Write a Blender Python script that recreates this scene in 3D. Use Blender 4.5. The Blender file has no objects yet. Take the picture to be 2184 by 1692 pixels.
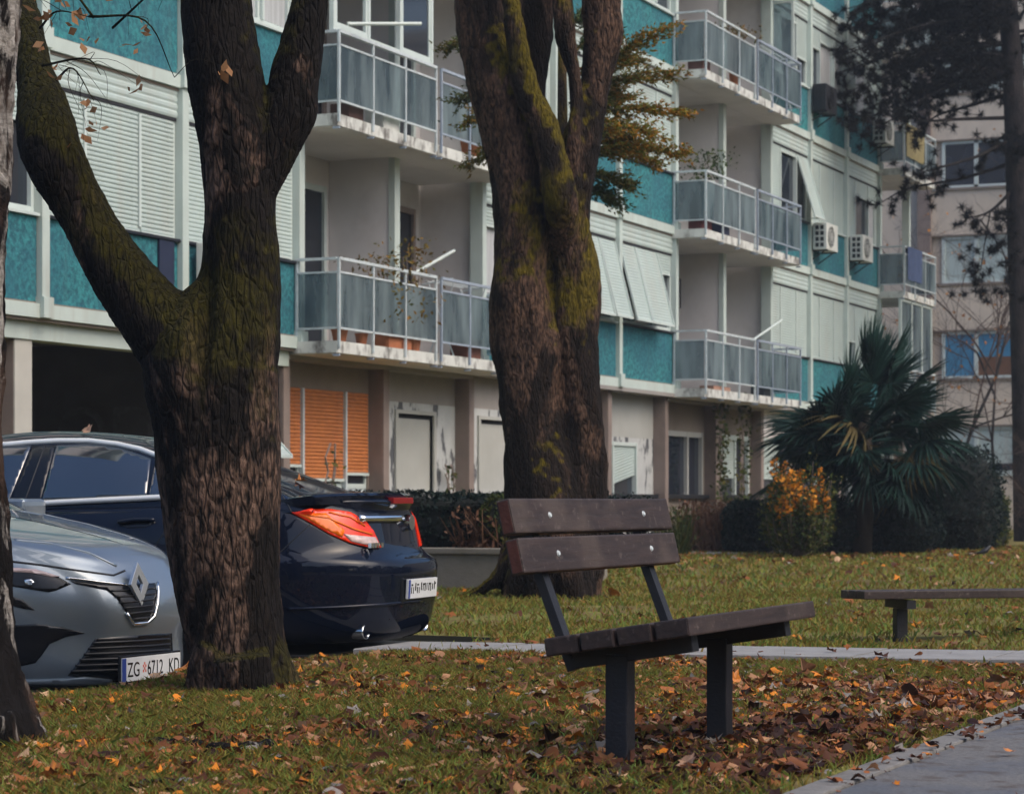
import bpy, bmesh, math, random
import numpy as np
from mathutils import Vector, Matrix
from mathutils.bvhtree import BVHTree
from mathutils.geometry import delaunay_2d_cdt

random.seed(7); rng = np.random.default_rng(7)
scene = bpy.context.scene
COL = scene.collection
# ------------------------------------------------------------------ camera
FPX = 5157.0                                   # focal length on a 2184-px-wide frame
TH = math.atan(2258/FPX); S, C = math.sin(TH), math.cos(TH)
HY = 1066.0; CAMZ = 0.85
cam = bpy.data.cameras.new('camera'); camo = bpy.data.objects.new('camera', cam); COL.objects.link(camo)
cam.sensor_width = 36.0; cam.lens = FPX/2184*36.0
cam.shift_y = 220/2184
camo.location = (0, 0, CAMZ); camo.rotation_euler = (math.pi/2, 0, TH)
cam.clip_start = 0.1; cam.clip_end = 2000
cam.dof.use_dof = True; cam.dof.focus_distance = 10.5; cam.dof.aperture_fstop = 7.5
scene.camera = camo
# ------------------------------------------------------------------ world, sun, exposure
SUN_EL, SUN_AZ = math.radians(48), math.radians(98)      # azimuth clockwise from +Y
world = bpy.data.worlds.new('World'); scene.world = world; world.use_nodes = True
wn = world.node_tree; wn.nodes.clear()
sky = wn.nodes.new('ShaderNodeTexSky'); sky.sky_type = 'NISHITA'; sky.sun_disc = False
sky.sun_elevation = SUN_EL; sky.sun_rotation = SUN_AZ
sky.air_density = 1.0; sky.dust_density = 6.0; sky.ozone_density = 2.0; sky.altitude = 120
hsv = wn.nodes.new('ShaderNodeHueSaturation'); hsv.inputs['Saturation'].default_value = 1.3
bg = wn.nodes.new('ShaderNodeBackground'); bg.inputs[1].default_value = 0.13
wo = wn.nodes.new('ShaderNodeOutputWorld')
wn.links.new(sky.outputs[0], hsv.inputs['Color']); wn.links.new(hsv.outputs[0], bg.inputs[0]); wn.links.new(bg.outputs[0], wo.inputs[0])
sl = bpy.data.lights.new('sun', 'SUN'); sl.energy = 0.75; sl.angle = math.radians(60); sl.color = (1.0, 0.98, 0.95)
so = bpy.data.objects.new('sun', sl); COL.objects.link(so)
sdir = Vector((math.sin(SUN_AZ)*math.cos(SUN_EL), math.cos(SUN_AZ)*math.cos(SUN_EL), math.sin(SUN_EL)))
so.rotation_euler = sdir.to_track_quat('Z', 'Y').to_euler(); so.location = (10, 5, 30)
vs = scene.view_settings; vs.view_transform = 'Standard'; vs.look = 'None'; vs.gamma = 1.0; vs.exposure = 0.52
vs.use_curve_mapping = False
scene.render.engine = 'CYCLES'
scene.cycles.use_denoising = True
scene.cycles.max_bounces = 6; scene.cycles.diffuse_bounces = 3; scene.cycles.glossy_bounces = 3
scene.cycles.transmission_bounces = 4; scene.cycles.transparent_max_bounces = 8

# ------------------------------------------------------------------ helpers
def at_depth(px, py, d):
    r = (px-1092)/FPX*d
    return Vector((-S*d + C*r, C*d + S*r, CAMZ + (HY-py)/FPX*d))
def on_ground(px, py, z=0.0):
    return at_depth(px, py, (CAMZ-z)*FPX/(py-HY))
def on_x(px, py, X):
    t = (px-1092)/FPX; return at_depth(px, py, X/(-S+C*t))
def on_y(px, py, Y):
    t = (px-1092)/FPX; return at_depth(px, py, Y/(C+S*t))

def tag(o, label=None, cat=None, group=None, kind=None):
    if label: o['label'] = label
    if cat: o['category'] = cat
    if group: o['group'] = group
    if kind: o['kind'] = kind
    return o
def empty(name, loc=(0, 0, 0), rz=0.0, parent=None):
    o = bpy.data.objects.new(name, None); COL.objects.link(o); o.location = loc; o.rotation_euler = (0, 0, rz)
    o.empty_display_size = 0.1
    if parent: o.parent = parent
    return o
def link_mesh(name, me, mat=None, parent=None, loc=None):
    o = bpy.data.objects.new(name, me); COL.objects.link(o)
    if mat is not None and len(me.materials) == 0: me.materials.append(mat)
    if parent is not None: o.parent = parent
    if loc is not None: o.location = loc
    return o
def pydata(name, V, Fc, mat=None, parent=None, smooth=False, loc=None):
    me = bpy.data.meshes.new(name); me.from_pydata([tuple(v) for v in V], [], Fc); me.update()
    if smooth: me.polygons.foreach_set('use_smooth', [True]*len(me.polygons))
    return link_mesh(name, me, mat, parent, loc)
def npmesh(name, V, Q, mats=None, matidx=None, parent=None, smooth=False, color=None):
    """V (n,3), Q (m,k) constant face size"""
    V = np.ascontiguousarray(V, dtype=np.float32); Q = np.ascontiguousarray(Q, dtype=np.int32)
    me = bpy.data.meshes.new(name); k = Q.shape[1]
    me.vertices.add(len(V)); me.vertices.foreach_set('co', V.ravel())
    me.loops.add(Q.size); me.loops.foreach_set('vertex_index', Q.ravel())
    me.polygons.add(len(Q)); me.polygons.foreach_set('loop_start', np.arange(0, Q.size, k, dtype=np.int32))
    me.polygons.foreach_set('loop_total', np.full(len(Q), k, dtype=np.int32))
    if smooth: me.polygons.foreach_set('use_smooth', np.ones(len(Q), dtype=bool))
    for m in (mats or []): me.materials.append(m)
    if matidx is not None: me.polygons.foreach_set('material_index', np.ascontiguousarray(matidx, dtype=np.int32))
    me.update(calc_edges=True)
    if color is not None:
        a = me.color_attributes.new('tint', 'FLOAT_COLOR', 'POINT')
        a.data.foreach_set('color', np.ascontiguousarray(color, dtype=np.float32).ravel())
    return link_mesh(name, me, None, parent)
class MB:
    def __init__(s): s.V = []; s.F = []
    def box(s, x0, x1, y0, y1, z0, z1):
        b = len(s.V)
        s.V += [(x0,y0,z0),(x1,y0,z0),(x1,y1,z0),(x0,y1,z0),(x0,y0,z1),(x1,y0,z1),(x1,y1,z1),(x0,y1,z1)]
        s.F += [(b,b+3,b+2,b+1),(b+4,b+5,b+6,b+7),(b,b+1,b+5,b+4),(b+1,b+2,b+6,b+5),(b+2,b+3,b+7,b+6),(b+3,b,b+4,b+7)]
        return s
    def beam(s, p, q, w, h, up=(0, 0, 1)):
        p, q = Vector(p), Vector(q); d = (q-p).normalized(); u = Vector(up)
        sx = d.cross(u)
        if sx.length < 1e-4: sx = d.cross(Vector((1, 0, 0)))
        sx.normalize(); uz = sx.cross(d).normalized(); b = len(s.V)
        for e in (p, q):
            for a, c in ((-1,-1),(1,-1),(1,1),(-1,1)): s.V.append(tuple(e + sx*(a*w/2) + uz*(c*h/2)))
        s.F += [(b,b+1,b+2,b+3),(b+7,b+6,b+5,b+4)] + [(b+i, b+4+i, b+4+(i+1)%4, b+(i+1)%4) for i in range(4)]
        return s
    def tube(s, pts, rad, n=8, cap=True):
        pts = [Vector(p) for p in pts]; m = len(pts)
        if not hasattr(rad, '__len__'): rad = [rad]*m
        b = len(s.V); up = None
        for i in range(m):
            d = (pts[min(i+1, m-1)]-pts[max(i-1, 0)]).normalized()
            if up is None:
                up = d.orthogonal().normalized()
            else:
                up = (up - d*up.dot(d)).normalized()
            w = d.cross(up)
            for j in range(n):
                a = 2*math.pi*j/n; s.V.append(tuple(pts[i] + (up*math.cos(a)+w*math.sin(a))*rad[i]))
        for i in range(m-1):
            for j in range(n):
                s.F.append((b+i*n+j, b+i*n+(j+1)%n, b+(i+1)*n+(j+1)%n, b+(i+1)*n+j))
        if cap:
            s.F.append(tuple(b+j for j in reversed(range(n)))); s.F.append(tuple(b+(m-1)*n+j for j in range(n)))
        return s
    def quad(s, a, b_, c, d):
        b = len(s.V); s.V += [tuple(a), tuple(b_), tuple(c), tuple(d)]; s.F.append((b, b+1, b+2, b+3)); return s
    def prism(s, poly, axis, a0, a1):
        """extrude a 2D polygon along axis 'x','y','z' from a0 to a1"""
        n = len(poly); b = len(s.V)
        def P(u, v, a): return {'x': (a, u, v), 'y': (u, a, v), 'z': (u, v, a)}[axis]
        for a in (a0, a1):
            for (u, v) in poly: s.V.append(P(u, v, a))
        s.F.append(tuple(b+i for i in range(n))); s.F.append(tuple(b+n+i for i in reversed(range(n))))
        for i in range(n): s.F.append((b+i, b+n+i, b+n+(i+1)%n, b+(i+1)%n))
        return s
    def build(s, name, mat, parent=None, smooth=False, bevel=0.0, loc=None, seg=2):
        me = bpy.data.meshes.new(name); me.from_pydata(s.V, [], s.F)
        bm = bmesh.new(); bm.from_mesh(me); bmesh.ops.recalc_face_normals(bm, faces=bm.faces)
        if bevel:
            bmesh.ops.bevel(bm, geom=[e for e in bm.edges], offset=bevel, segments=seg, affect='EDGES', profile=0.6)
        bm.to_mesh(me); bm.free()
        if smooth: me.polygons.foreach_set('use_smooth', [True]*len(me.polygons))
        return link_mesh(name, me, mat, parent, loc)
def obj_copy(o, parent=None):
    c = o.copy(); COL.objects.link(c)
    if parent is not None: c.parent = parent
    return c

def vnoise(P, seed=0):
    P = np.asarray(P, dtype=np.float64); I = np.floor(P).astype(np.int64); Fr = P-I
    U = Fr*Fr*(3-2*Fr); out = np.zeros(len(P))
    for dx in (0, 1):
        for dy in (0, 1):
            for dz in (0, 1):
                h = (I[:,0]+dx)*374761393 + (I[:,1]+dy)*668265263 + (I[:,2]+dz)*1274126177 + seed*974711
                h = (h ^ (h >> 13)) * 1274126177; h = (h ^ (h >> 16)) & 0xffff
                w = (U[:,0] if dx else 1-U[:,0])*(U[:,1] if dy else 1-U[:,1])*(U[:,2] if dz else 1-U[:,2])
                out += w*(h/65535.0)
    return out*2-1

# ------------------------------------------------------------------ materials
def new_mat(name):
    m = bpy.data.materials.new(name); m.use_nodes = True
    nt = m.node_tree; return m, nt, nt.nodes['Principled BSDF']
def rgba(c): return (c[0], c[1], c[2], 1)
def mixcol(nt, fac, a, b, mode='MIX'):
    n = nt.nodes.new('ShaderNodeMix'); n.data_type = 'RGBA'; n.blend_type = mode
    for sock, v in ((n.inputs[0], fac), (n.inputs[6], a), (n.inputs[7], b)):
        if hasattr(v, 'links'): nt.links.new(v, sock)
        else: sock.default_value = v if not isinstance(v, (tuple, list)) else rgba(v)
    return n.outputs[2]
def noise(nt, scale, detail=4, stretch=(1, 1, 1), rough=0.55, dist=0.0):
    g = nt.nodes.new('ShaderNodeNewGeometry'); mp = nt.nodes.new('ShaderNodeMapping'); mp.inputs['Scale'].default_value = stretch
    t = nt.nodes.new('ShaderNodeTexNoise'); t.inputs['Scale'].default_value = scale; t.inputs['Detail'].default_value = detail
    t.inputs['Roughness'].default_value = rough; t.inputs['Distortion'].default_value = dist
    nt.links.new(g.outputs['Position'], mp.inputs[0]); nt.links.new(mp.outputs[0], t.inputs['Vector'])
    return t.outputs['Fac']
def ramp(nt, fac, a, b, lo=0.0, hi=1.0):
    n = nt.nodes.new('ShaderNodeMapRange'); n.inputs[1].default_value = a; n.inputs[2].default_value = b
    n.inputs[3].default_value = lo; n.inputs[4].default_value = hi; n.clamp = True
    nt.links.new(fac, n.inputs[0]); return n.outputs[0]
def bump(nt, bsdf, h, strength=0.3, dist=0.02):
    b = nt.nodes.new('ShaderNodeBump'); b.inputs['Strength'].default_value = strength; b.inputs['Distance'].default_value = dist
    nt.links.new(h, b.inputs['Height']); nt.links.new(b.outputs[0], bsdf.inputs['Normal'])
def simple(name, col, rough=0.6, var=0.12, scale=6.0, bumps=0.0, bscale=60, metal=0.0, spec=0.5, stretch=(1, 1, 1), dirt=None, dirt_amt=0.0, dscale=2.0, dstretch=(1, 1, 1), dlo=.5, dhi=.75, coat=0.0):
    m, nt, b = new_mat(name)
    n1 = noise(nt, scale, 5, stretch)
    dark = tuple(max(0, c*(1-var*1.6)) for c in col); lite = tuple(min(1, c*(1+var)) for c in col)
    c = mixcol(nt, ramp(nt, n1, .3, .7), dark, lite)
    if dirt is not None:
        n2 = noise(nt, dscale, 6, dstretch, 0.65)
        c = mixcol(nt, ramp(nt, n2, dlo, dhi, 0, dirt_amt), c, dirt)
    nt.links.new(c, b.inputs['Base Color']); b.inputs['Roughness'].default_value = rough
    b.inputs['Metallic'].default_value = metal; b.inputs['Specular IOR Level'].default_value = spec
    if coat: b.inputs['Coat Weight'].default_value = coat; b.inputs['Coat Roughness'].default_value = 0.05
    if bumps: bump(nt, b, noise(nt, bscale, 4), bumps, 0.01)
    return m
M = {}
M['white'] = simple('white_facade_paint', (.50,.585,.545), .7, .05, 3, .15, 90, dirt=(.33,.30,.25), dirt_amt=.6, dscale=3.2, dstretch=(1, 1, .12), dlo=.52, dhi=.78)
M['slab'] = simple('balcony_slab_concrete', (.62,.64,.60), .8, .10, 3, .3, 60, dirt=(.10,.09,.08), dirt_amt=.9, dscale=4.5, dstretch=(1, 1, .6), dlo=.49, dhi=.64)
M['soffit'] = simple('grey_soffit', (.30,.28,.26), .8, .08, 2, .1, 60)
M['plaster'] = simple('loggia_plaster', (.68,.655,.64), .85, .06, 1.5, .15, 80, dirt=(.36,.32,.28), dirt_amt=.4, dscale=.9)
M['shutter'] = simple('white_shutter_plastic', (.46,.555,.53), .5, .04, 2, dirt=(.45,.42,.36), dirt_amt=.45, dscale=3.0, dstretch=(1, 1, .12), dlo=.48, dhi=.78)
M['frame'] = simple('white_window_frame', (.56,.64,.61), .45, .04, 4)
M['orange'] = simple('orange_shutter_slat', (.55,.19,.055), .55, .14, 5, stretch=(1, 1, 6), dirt=(.28,.10,.05), dirt_amt=.5, dscale=1.5)
M['darkglass'] = simple('dark_window_glass', (.018,.024,.036), .06, .3, 1.0, spec=.8)
M['curtain'] = simple('net_curtain', (.45,.47,.48), .9, .2, 14, stretch=(1, 6, .1))
M['rail'] = simple('grey_blue_rail_paint', (.55,.62,.64), .45, .1, 10, dirt=(.25,.18,.12), dirt_amt=.3, dscale=8)
M['raildark'] = simple('dark_blue_rail_paint', (.33,.39,.47), .45, .1, 10)
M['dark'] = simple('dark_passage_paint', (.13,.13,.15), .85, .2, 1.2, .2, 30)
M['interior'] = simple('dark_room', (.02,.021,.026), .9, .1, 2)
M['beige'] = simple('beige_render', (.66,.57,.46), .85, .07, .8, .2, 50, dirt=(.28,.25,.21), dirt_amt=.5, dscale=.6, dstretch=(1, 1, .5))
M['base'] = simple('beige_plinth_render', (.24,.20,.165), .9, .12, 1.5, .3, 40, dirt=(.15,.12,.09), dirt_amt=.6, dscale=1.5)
M['peel'] = simple('peeling_white_paint', (.50,.52,.51), .75, .06, 4, .2, 60, dirt=(.07,.075,.085), dirt_amt=.95, dscale=2.6, dstretch=(1, 1, .35), dlo=.53, dhi=.56)
M['board'] = simple('pale_board', (.42,.43,.40), .7, .05, 2, dirt=(.38,.36,.31), dirt_amt=.4, dscale=1.4)
M['pillar'] = simple('pillar_brown_concrete', (.24,.19,.165), .85, .1, 3, .2, 50)
M['pillarlit'] = simple('pillar_lit_front', (.50,.49,.44), .8, .06, 3, .2, 50)
M['metal'] = simple('dark_blue_grey_steel', (.013,.014,.019), .5, .2, 12, .2, 80)
M['chrome'] = simple('bright_chrome', (.80,.82,.82), .12, .03, 3, metal=1.0)
M['satin'] = simple('satin_chrome_strip', (.86,.88,.85), .30, .03, 3, metal=.30)
M['acwhite'] = simple('air_conditioner_casing', (.62,.64,.60), .5, .05, 4)
M['blackplastic'] = simple('black_plastic', (.012,.013,.016), .45, .2, 20)
M['rubber'] = simple('tyre_rubber', (.012,.012,.013), .8, .2, 20)
M['asphalt'] = simple('asphalt', (.055,.055,.058), .8, .2, 30, .5, 200, dirt=(.10,.085,.07), dirt_amt=.5, dscale=2)
M['concrete'] = simple('low_wall_concrete', (.24,.22,.19), .9, .15, 2.5, .4, 40, dirt=(.10,.09,.06), dirt_amt=.7, dscale=2.5, dlo=.45, dhi=.7)
M['pathlight'] = simple('pale_concrete_path', (.27,.27,.265), .85, .12, 6, .4, 60, dirt=(.20,.18,.15), dirt_amt=.5, dscale=5)
M['fabricblue'] = simple('blue_cloth', (.05,.08,.17), .9, .15, 8)
M['terracotta'] = simple('terracotta', (.40,.14,.06), .8, .15, 8)

def teal_mat():
    m, nt, b = new_mat('teal_wood_wool_panel')
    n1 = noise(nt, 17, 4, (1, 1, 1), .75); n2 = noise(nt, 1.1, 4); n3 = noise(nt, 3.0, 5, (1, 1, .4), .6)
    c = mixcol(nt, ramp(nt, n1, .40, .60), (.010,.085,.105), (.045,.31,.315))
    c = mixcol(nt, ramp(nt, n2, .35, .7, 0, .7), c, (.022,.115,.17))
    c = mixcol(nt, ramp(nt, n3, .62, .8, 0, .25), c, (.06,.09,.10))
    oi = nt.nodes.new('ShaderNodeObjectInfo'); n4 = noise(nt, 5, 4, (1, 1, .07), .6)
    c = mixcol(nt, ramp(nt, oi.outputs['Random'], 0, 1, 0, .45), c, (.014,.11,.165)); c = mixcol(nt, ramp(nt, n4, .55, .72, 0, .22), c, (.08,.15,.15))
    nt.links.new(c, b.inputs['Base Color']); b.inputs['Roughness'].default_value = .85
    bump(nt, b, n1, .8, .02); return m
M['teal'] = teal_mat()
def frosted():
    m, nt, b = new_mat('frosted_balcony_glass')
    n = noise(nt, 3.4, 5, (1, 1, .22)); c = mixcol(nt, ramp(nt, n, .36, .64), (.09,.13,.155), (.34,.42,.44))
    nt.links.new(c, b.inputs['Base Color']); b.inputs['Roughness'].default_value = .35
    tr = nt.nodes.new('ShaderNodeBsdfTransparent'); tr.inputs[0].default_value = (.75,.85,.88,1)
    tl = nt.nodes.new('ShaderNodeBsdfTranslucent'); nt.links.new(c, tl.inputs[0])
    m1 = nt.nodes.new('ShaderNodeMixShader'); m1.inputs[0].default_value = .35
    nt.links.new(b.outputs[0], m1.inputs[1]); nt.links.new(tl.outputs[0], m1.inputs[2])
    m2 = nt.nodes.new('ShaderNodeMixShader'); m2.inputs[0].default_value = .48
    nt.links.new(m1.outputs[0], m2.inputs[1]); nt.links.new(tr.outputs[0], m2.inputs[2])
    nt.links.new(m2.outputs[0], nt.nodes['Material Output'].inputs[0]); return m
M['frosted'] = frosted()
def leaf_mat(name, cols, rough=.6, transl=.25, attr=False):
    """cols: list of 2-4 colours mixed by per-face island random"""
    m, nt, b = new_mat(name)
    g = nt.nodes.new('ShaderNodeNewGeometry'); r = nt.nodes.new('ShaderNodeValToRGB'); r.color_ramp.interpolation = 'LINEAR'
    el = r.color_ramp.elements
    for i, c in enumerate(cols):
        e = el[i] if i < 2 else el.new(i/(len(cols)-1))
        e.position = i/(len(cols)-1); e.color = rgba(c)
    nt.links.new(g.outputs['Random Per Island'], r.inputs[0]); src = r.outputs[0]
    n = noise(nt, 18, 3); src = mixcol(nt, ramp(nt, n, .4, .7, 0, .35), src, tuple(x*.5 for x in cols[0]))
    if attr:
        a = nt.nodes.new('ShaderNodeVertexColor'); a.layer_name = 'tint'; src = a.outputs[0]
    nt.links.new(src, b.inputs['Base Color']); b.inputs['Roughness'].default_value = rough; b.inputs['Specular IOR Level'].default_value = .12
    tl = nt.nodes.new('ShaderNodeBsdfTranslucent'); nt.links.new(src, tl.inputs[0])
    mx = nt.nodes.new('ShaderNodeMixShader'); mx.inputs[0].default_value = transl
    nt.links.new(b.outputs[0], mx.inputs[1]); nt.links.new(tl.outputs[0], mx.inputs[2])
    nt.links.new(mx.outputs[0], nt.nodes['Material Output'].inputs[0]); return m
def bark_mat(name, dark, mid, lite, moss, moss_amt=.7, scale=1.0, litelo=.52, litehi=.64, mlo=.60, mhi=.74, basez=None, mossz=None):
    m, nt, b = new_mat(name)
    n1 = noise(nt, 9*scale, 6, (1, 1, .28), .65, .3); n2 = noise(nt, 2.6*scale, 5, (1, 1, .45), .6, .5); n3 = noise(nt, 1.5*scale, 5, (1, 1, .6), .6); n4 = noise(nt, 45*scale, 4, (1, 1, .4))
    c = mixcol(nt, ramp(nt, n1, .35, .65), dark, mid)
    g = nt.nodes.new('ShaderNodeNewGeometry')
    if basez:      # old flaking bark low on the trunk
        sz = nt.nodes.new('ShaderNodeSeparateXYZ'); nt.links.new(g.outputs['Position'], sz.inputs[0]); a2 = nt.nodes.new('ShaderNodeMath'); a2.operation = 'ADD'
        nt.links.new(n2, a2.inputs[0]); nt.links.new(ramp(nt, sz.outputs[2], basez[0], basez[1], basez[2], 0), a2.inputs[1]); n2 = a2.outputs[0]
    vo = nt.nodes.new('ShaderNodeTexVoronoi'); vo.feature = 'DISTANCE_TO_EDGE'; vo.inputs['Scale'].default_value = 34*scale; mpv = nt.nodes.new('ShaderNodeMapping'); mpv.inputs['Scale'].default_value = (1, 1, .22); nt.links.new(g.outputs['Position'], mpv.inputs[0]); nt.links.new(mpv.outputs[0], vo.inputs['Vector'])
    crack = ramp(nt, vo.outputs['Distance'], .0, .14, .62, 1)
    c = mixcol(nt, ramp(nt, n2, litelo, litehi, 0, .9), c, mixcol(nt, ramp(nt, n4, .35, .65), mid, lite))
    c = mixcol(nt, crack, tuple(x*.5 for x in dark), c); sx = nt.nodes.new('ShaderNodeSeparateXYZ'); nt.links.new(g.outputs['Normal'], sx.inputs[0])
    up = ramp(nt, sx.outputs[2], .0, .55, 0, .45)
    ad = nt.nodes.new('ShaderNodeMath'); ad.operation = 'ADD'; nt.links.new(n3, ad.inputs[0]); nt.links.new(up, ad.inputs[1])
    if mossz:
        s3 = nt.nodes.new('ShaderNodeSeparateXYZ'); nt.links.new(g.outputs['Position'], s3.inputs[0]); a3 = nt.nodes.new('ShaderNodeMath'); a3.operation = 'ADD'; nt.links.new(ad.outputs[0], a3.inputs[0]); nt.links.new(ramp(nt, s3.outputs[2], mossz[0], mossz[1], -.15, 0), a3.inputs[1]); ad = a3
    ms = mixcol(nt, ramp(nt, n4, .35, .7), tuple(x*.35 for x in moss), moss)
    c = mixcol(nt, ramp(nt, ad.outputs[0], mlo, mhi, 0, moss_amt), c, ms)
    nt.links.new(c, b.inputs['Base Color']); b.inputs['Roughness'].default_value = .9; b.inputs['Specular IOR Level'].default_value = .2
    h = nt.nodes.new('ShaderNodeMath'); h.operation = 'ADD'; nt.links.new(n1, h.inputs[0]); nt.links.new(n4, h.inputs[1]); h2 = nt.nodes.new('ShaderNodeMath'); h2.operation = 'ADD'; nt.links.new(h.outputs[0], h2.inputs[0]); nt.links.new(crack, h2.inputs[1])
    bump(nt, b, h2.outputs[0], 1.0, .03); return m
# ================================================================== ground
def lawn_mat():
    m, nt, b = new_mat('lawn_soil_and_grass')
    n1 = noise(nt, 1.1, 5); n2 = noise(nt, 22, 5); n3 = noise(nt, 5, 4)
    c = mixcol(nt, ramp(nt, n2, .3, .7), (.12,.12,.032), (.23,.225,.07))
    c = mixcol(nt, ramp(nt, n3, .42, .66, 0, .8), c, (.16,.105,.055))
    c = mixcol(nt, ramp(nt, n1, .46, .62, 0, .75), c, (.11,.068,.038))
    nt.links.new(c, b.inputs['Base Color']); b.inputs['Roughness'].default_value = .95; b.inputs['Specular IOR Level'].default_value = .1
    bump(nt, b, n2, .8, .04); return m
M['lawn'] = lawn_mat()
LX, LY = -6.0, 13.9                       # the car park lies west of LX and south of LY, a step lower
def grid_patch(x0, x1, y0, y1, st, amp):
    nx = max(1, int((x1-x0)/st)); ny = max(1, int((y1-y0)/st))
    X, Y = np.meshgrid(np.linspace(x0, x1, nx+1), np.linspace(y0, y1, ny+1))
    Z = np.zeros_like(X)
    if amp:
        P = np.stack([X.ravel()*1.3, Y.ravel()*1.3, X.ravel()*0], 1)
        Z = (amp*vnoise(P, 3)+amp*.5*vnoise(P*3.1, 5)).reshape(X.shape)
    Z = np.where((X > -2.03) & (X < .5), -.04, Z); Z = np.where((np.abs(Y-(12.28+.13*(X+6.6))) < .32) & (X < -2) & (X > -6.6), np.minimum(Z, -.01), Z)
    V = np.stack([X.ravel(), Y.ravel(), Z.ravel()], 1)
    i = np.arange(ny)[:, None]*(nx+1)+np.arange(nx)[None, :]
    Q = np.stack([i, i+1, i+nx+2, i+nx+1], -1).reshape(-1, 4)
    return V, Q
def lawn_z(x, y):
    P = np.array([[x*1.3, y*1.3, 0.0]]); return float(.02*vnoise(P, 3)[0]+.01*vnoise(P*3.1, 5)[0])
Vs, Qs, nb = [], [], 0
for (x0, x1, y0, y1, st, a) in ((LX, 4, 4, LY, .1, .02), (-16, 6, LY, 30, .25, .02), (4, 60, -60, LY, 20, 0), (LX, 4, -60, 4, 10, 0), (-16, 60, 30, 140, 20, 0), (6, 60, LY, 30, 20, 0)):
    v, q = grid_patch(x0, x1, y0, y1, st, a); Vs.append(v); Qs.append(q+nb); nb += len(v)
tag(npmesh('lawn', np.concatenate(Vs), np.concatenate(Qs), [M['lawn']], smooth=True), kind='structure')
tag(MB().box(-60, LX-.12, -60, LY, -.5, -.22).box(-60, -16, LY, 140, -.5, -.221).build('car_park', M['asphalt']), kind='structure')
kerb = MB().box(LX-.12, LX, -20, LY-1.4, -.3, -.02).build('kerb', M['pathlight'], bevel=.01); tag(kerb, kind='structure')
# paved footpath in the corner and the pale path across the lawn
def footpath_mat():
    m, nt, b = new_mat('worn_grey_paving')
    n1 = noise(nt, 2.0, 6); n2 = noise(nt, 60, 4); n3 = noise(nt, 9, 5)
    c = mixcol(nt, ramp(nt, n2, .3, .7), (.095,.094,.093), (.175,.17,.163))
    c = mixcol(nt, ramp(nt, n1, .45, .65, 0, .7), c, (.095,.098,.108))
    c = mixcol(nt, ramp(nt, n3, .54, .64, 0, .8), c, (.075,.055,.040))
    nt.links.new(c, b.inputs['Base Color']); nt.links.new(ramp(nt, n1, .4, .65, .75, .38), b.inputs['Roughness'])
    bump(nt, b, n2, .5, .01); return m
M['paving'] = footpath_mat()
M['edging'] = simple('edging_concrete', (.19,.185,.175), .85, .15, 8, .4, 60, dirt=(.08,.065,.05), dirt_amt=.8, dscale=6)
fp = empty('footpath', (-2.05, 6, 0)); tag(fp, kind='structure')
def local(mb, o):
    lx, ly, lz = o.location; mb.V = [(x-lx, y-ly, z-lz) for x, y, z in mb.V]; return mb
for i, (ya, yb) in enumerate(((2.0, 4.9), (4.92, 7.52), (7.545, 10.3), (10.32, 13.1), (13.12, 16), (16.02, 20), (20.02, 60))):
    local(MB().box(-1.93, .35, ya, yb, -.05, .012+.004*(i % 2)), fp).build('slab', M['paving'], fp, bevel=.008)
for i in range(26):
    a = 2+i*1.0
    local(MB().box(-2.05, -1.945, a, a+.985, -.05, .020+random.uniform(-.006, .006)), fp).build('edging_stone', M['edging'], fp, bevel=.008)
pp = empty('path', (-4.2, 12.5, 0)); tag(pp, kind='structure')
nseg = 6
for sg in range(nseg):
    V = []; Fq = []; xa = -6.2+sg*(4.14/nseg)+.007; xb = -6.2+(sg+1)*(4.14/nseg)-.007; dz = random.uniform(-.006, .006)
    for i in range(7):
        x = xa+(xb-xa)*i/6; y = 12.28+.13*(x+6.6)+.03*math.sin(x*2.1); hw = .37+random.uniform(-.006, .006)
        for (yy, zz) in ((y-hw, -.06), (y-hw, .024+dz), (y-hw+.012, .029+dz), (y+hw, .03+dz), (y+hw, -.06)): V.append((x+4.2, yy-12.5, zz))
    for i in range(6):
        for j in range(4): Fq.append((5*i+j, 5*i+5+j, 5*i+6+j, 5*i+1+j))
    Fq += [(0, 1, 2, 3, 4), (34, 33, 32, 31, 30)]
    pydata('slab', V, Fq, M['pathlight'], pp)

# ================================================================== apartment building
X0 = -13.9; MOD = 2.64; FH = 2.68
def K(k): return 20.09 + MOD*k
def T(i): return 2.79 + FH*(i-1)
XB = X0-.95                                  # back wall of the loggias
B = empty('apartment_building', (X0, K(5), -.22))
tag(B, 'long white apartment block with teal panels, roller shutters and glazed balconies behind the trees', 'building')
def bp(mb, name, mat, parent=None, bevel=0.0, smooth=False):
    """a part of the building given in world coordinates"""
    if parent is None:
        lx, ly, lz = B.location; mb.V = [(x-lx, y-ly, z-lz) for x, y, z in mb.V]
        return mb.build(name, mat, B, bevel=bevel, smooth=smooth)
    lx, ly, lz = B.location; mb.V = [(x-lx, y-ly, z-lz) for x, y, z in mb.V]
    return mb.build(name, mat, parent, bevel=bevel, smooth=smooth)
YA, YE = K(-3), K(13)+.1
bp(MB().box(-26, XB, YA, YE, T(1)+.01, T(5)+.6), 'wall', M['plaster'])
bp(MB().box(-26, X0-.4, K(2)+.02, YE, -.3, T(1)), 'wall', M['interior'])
bp(MB().box(-27, X0+.3, YA-.2, YE+.2, T(5)+.6, T(5)+.85), 'roof', M['white'])
for (a, b_) in ((-3, 2), (4, 7), (9, 12)):
    bp(MB().box(XB+.003, X0-.14, K(a)+.04, K(b_)-.04, T(1)-.16, T(5)+.6), 'wall', M['plaster'])
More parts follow.
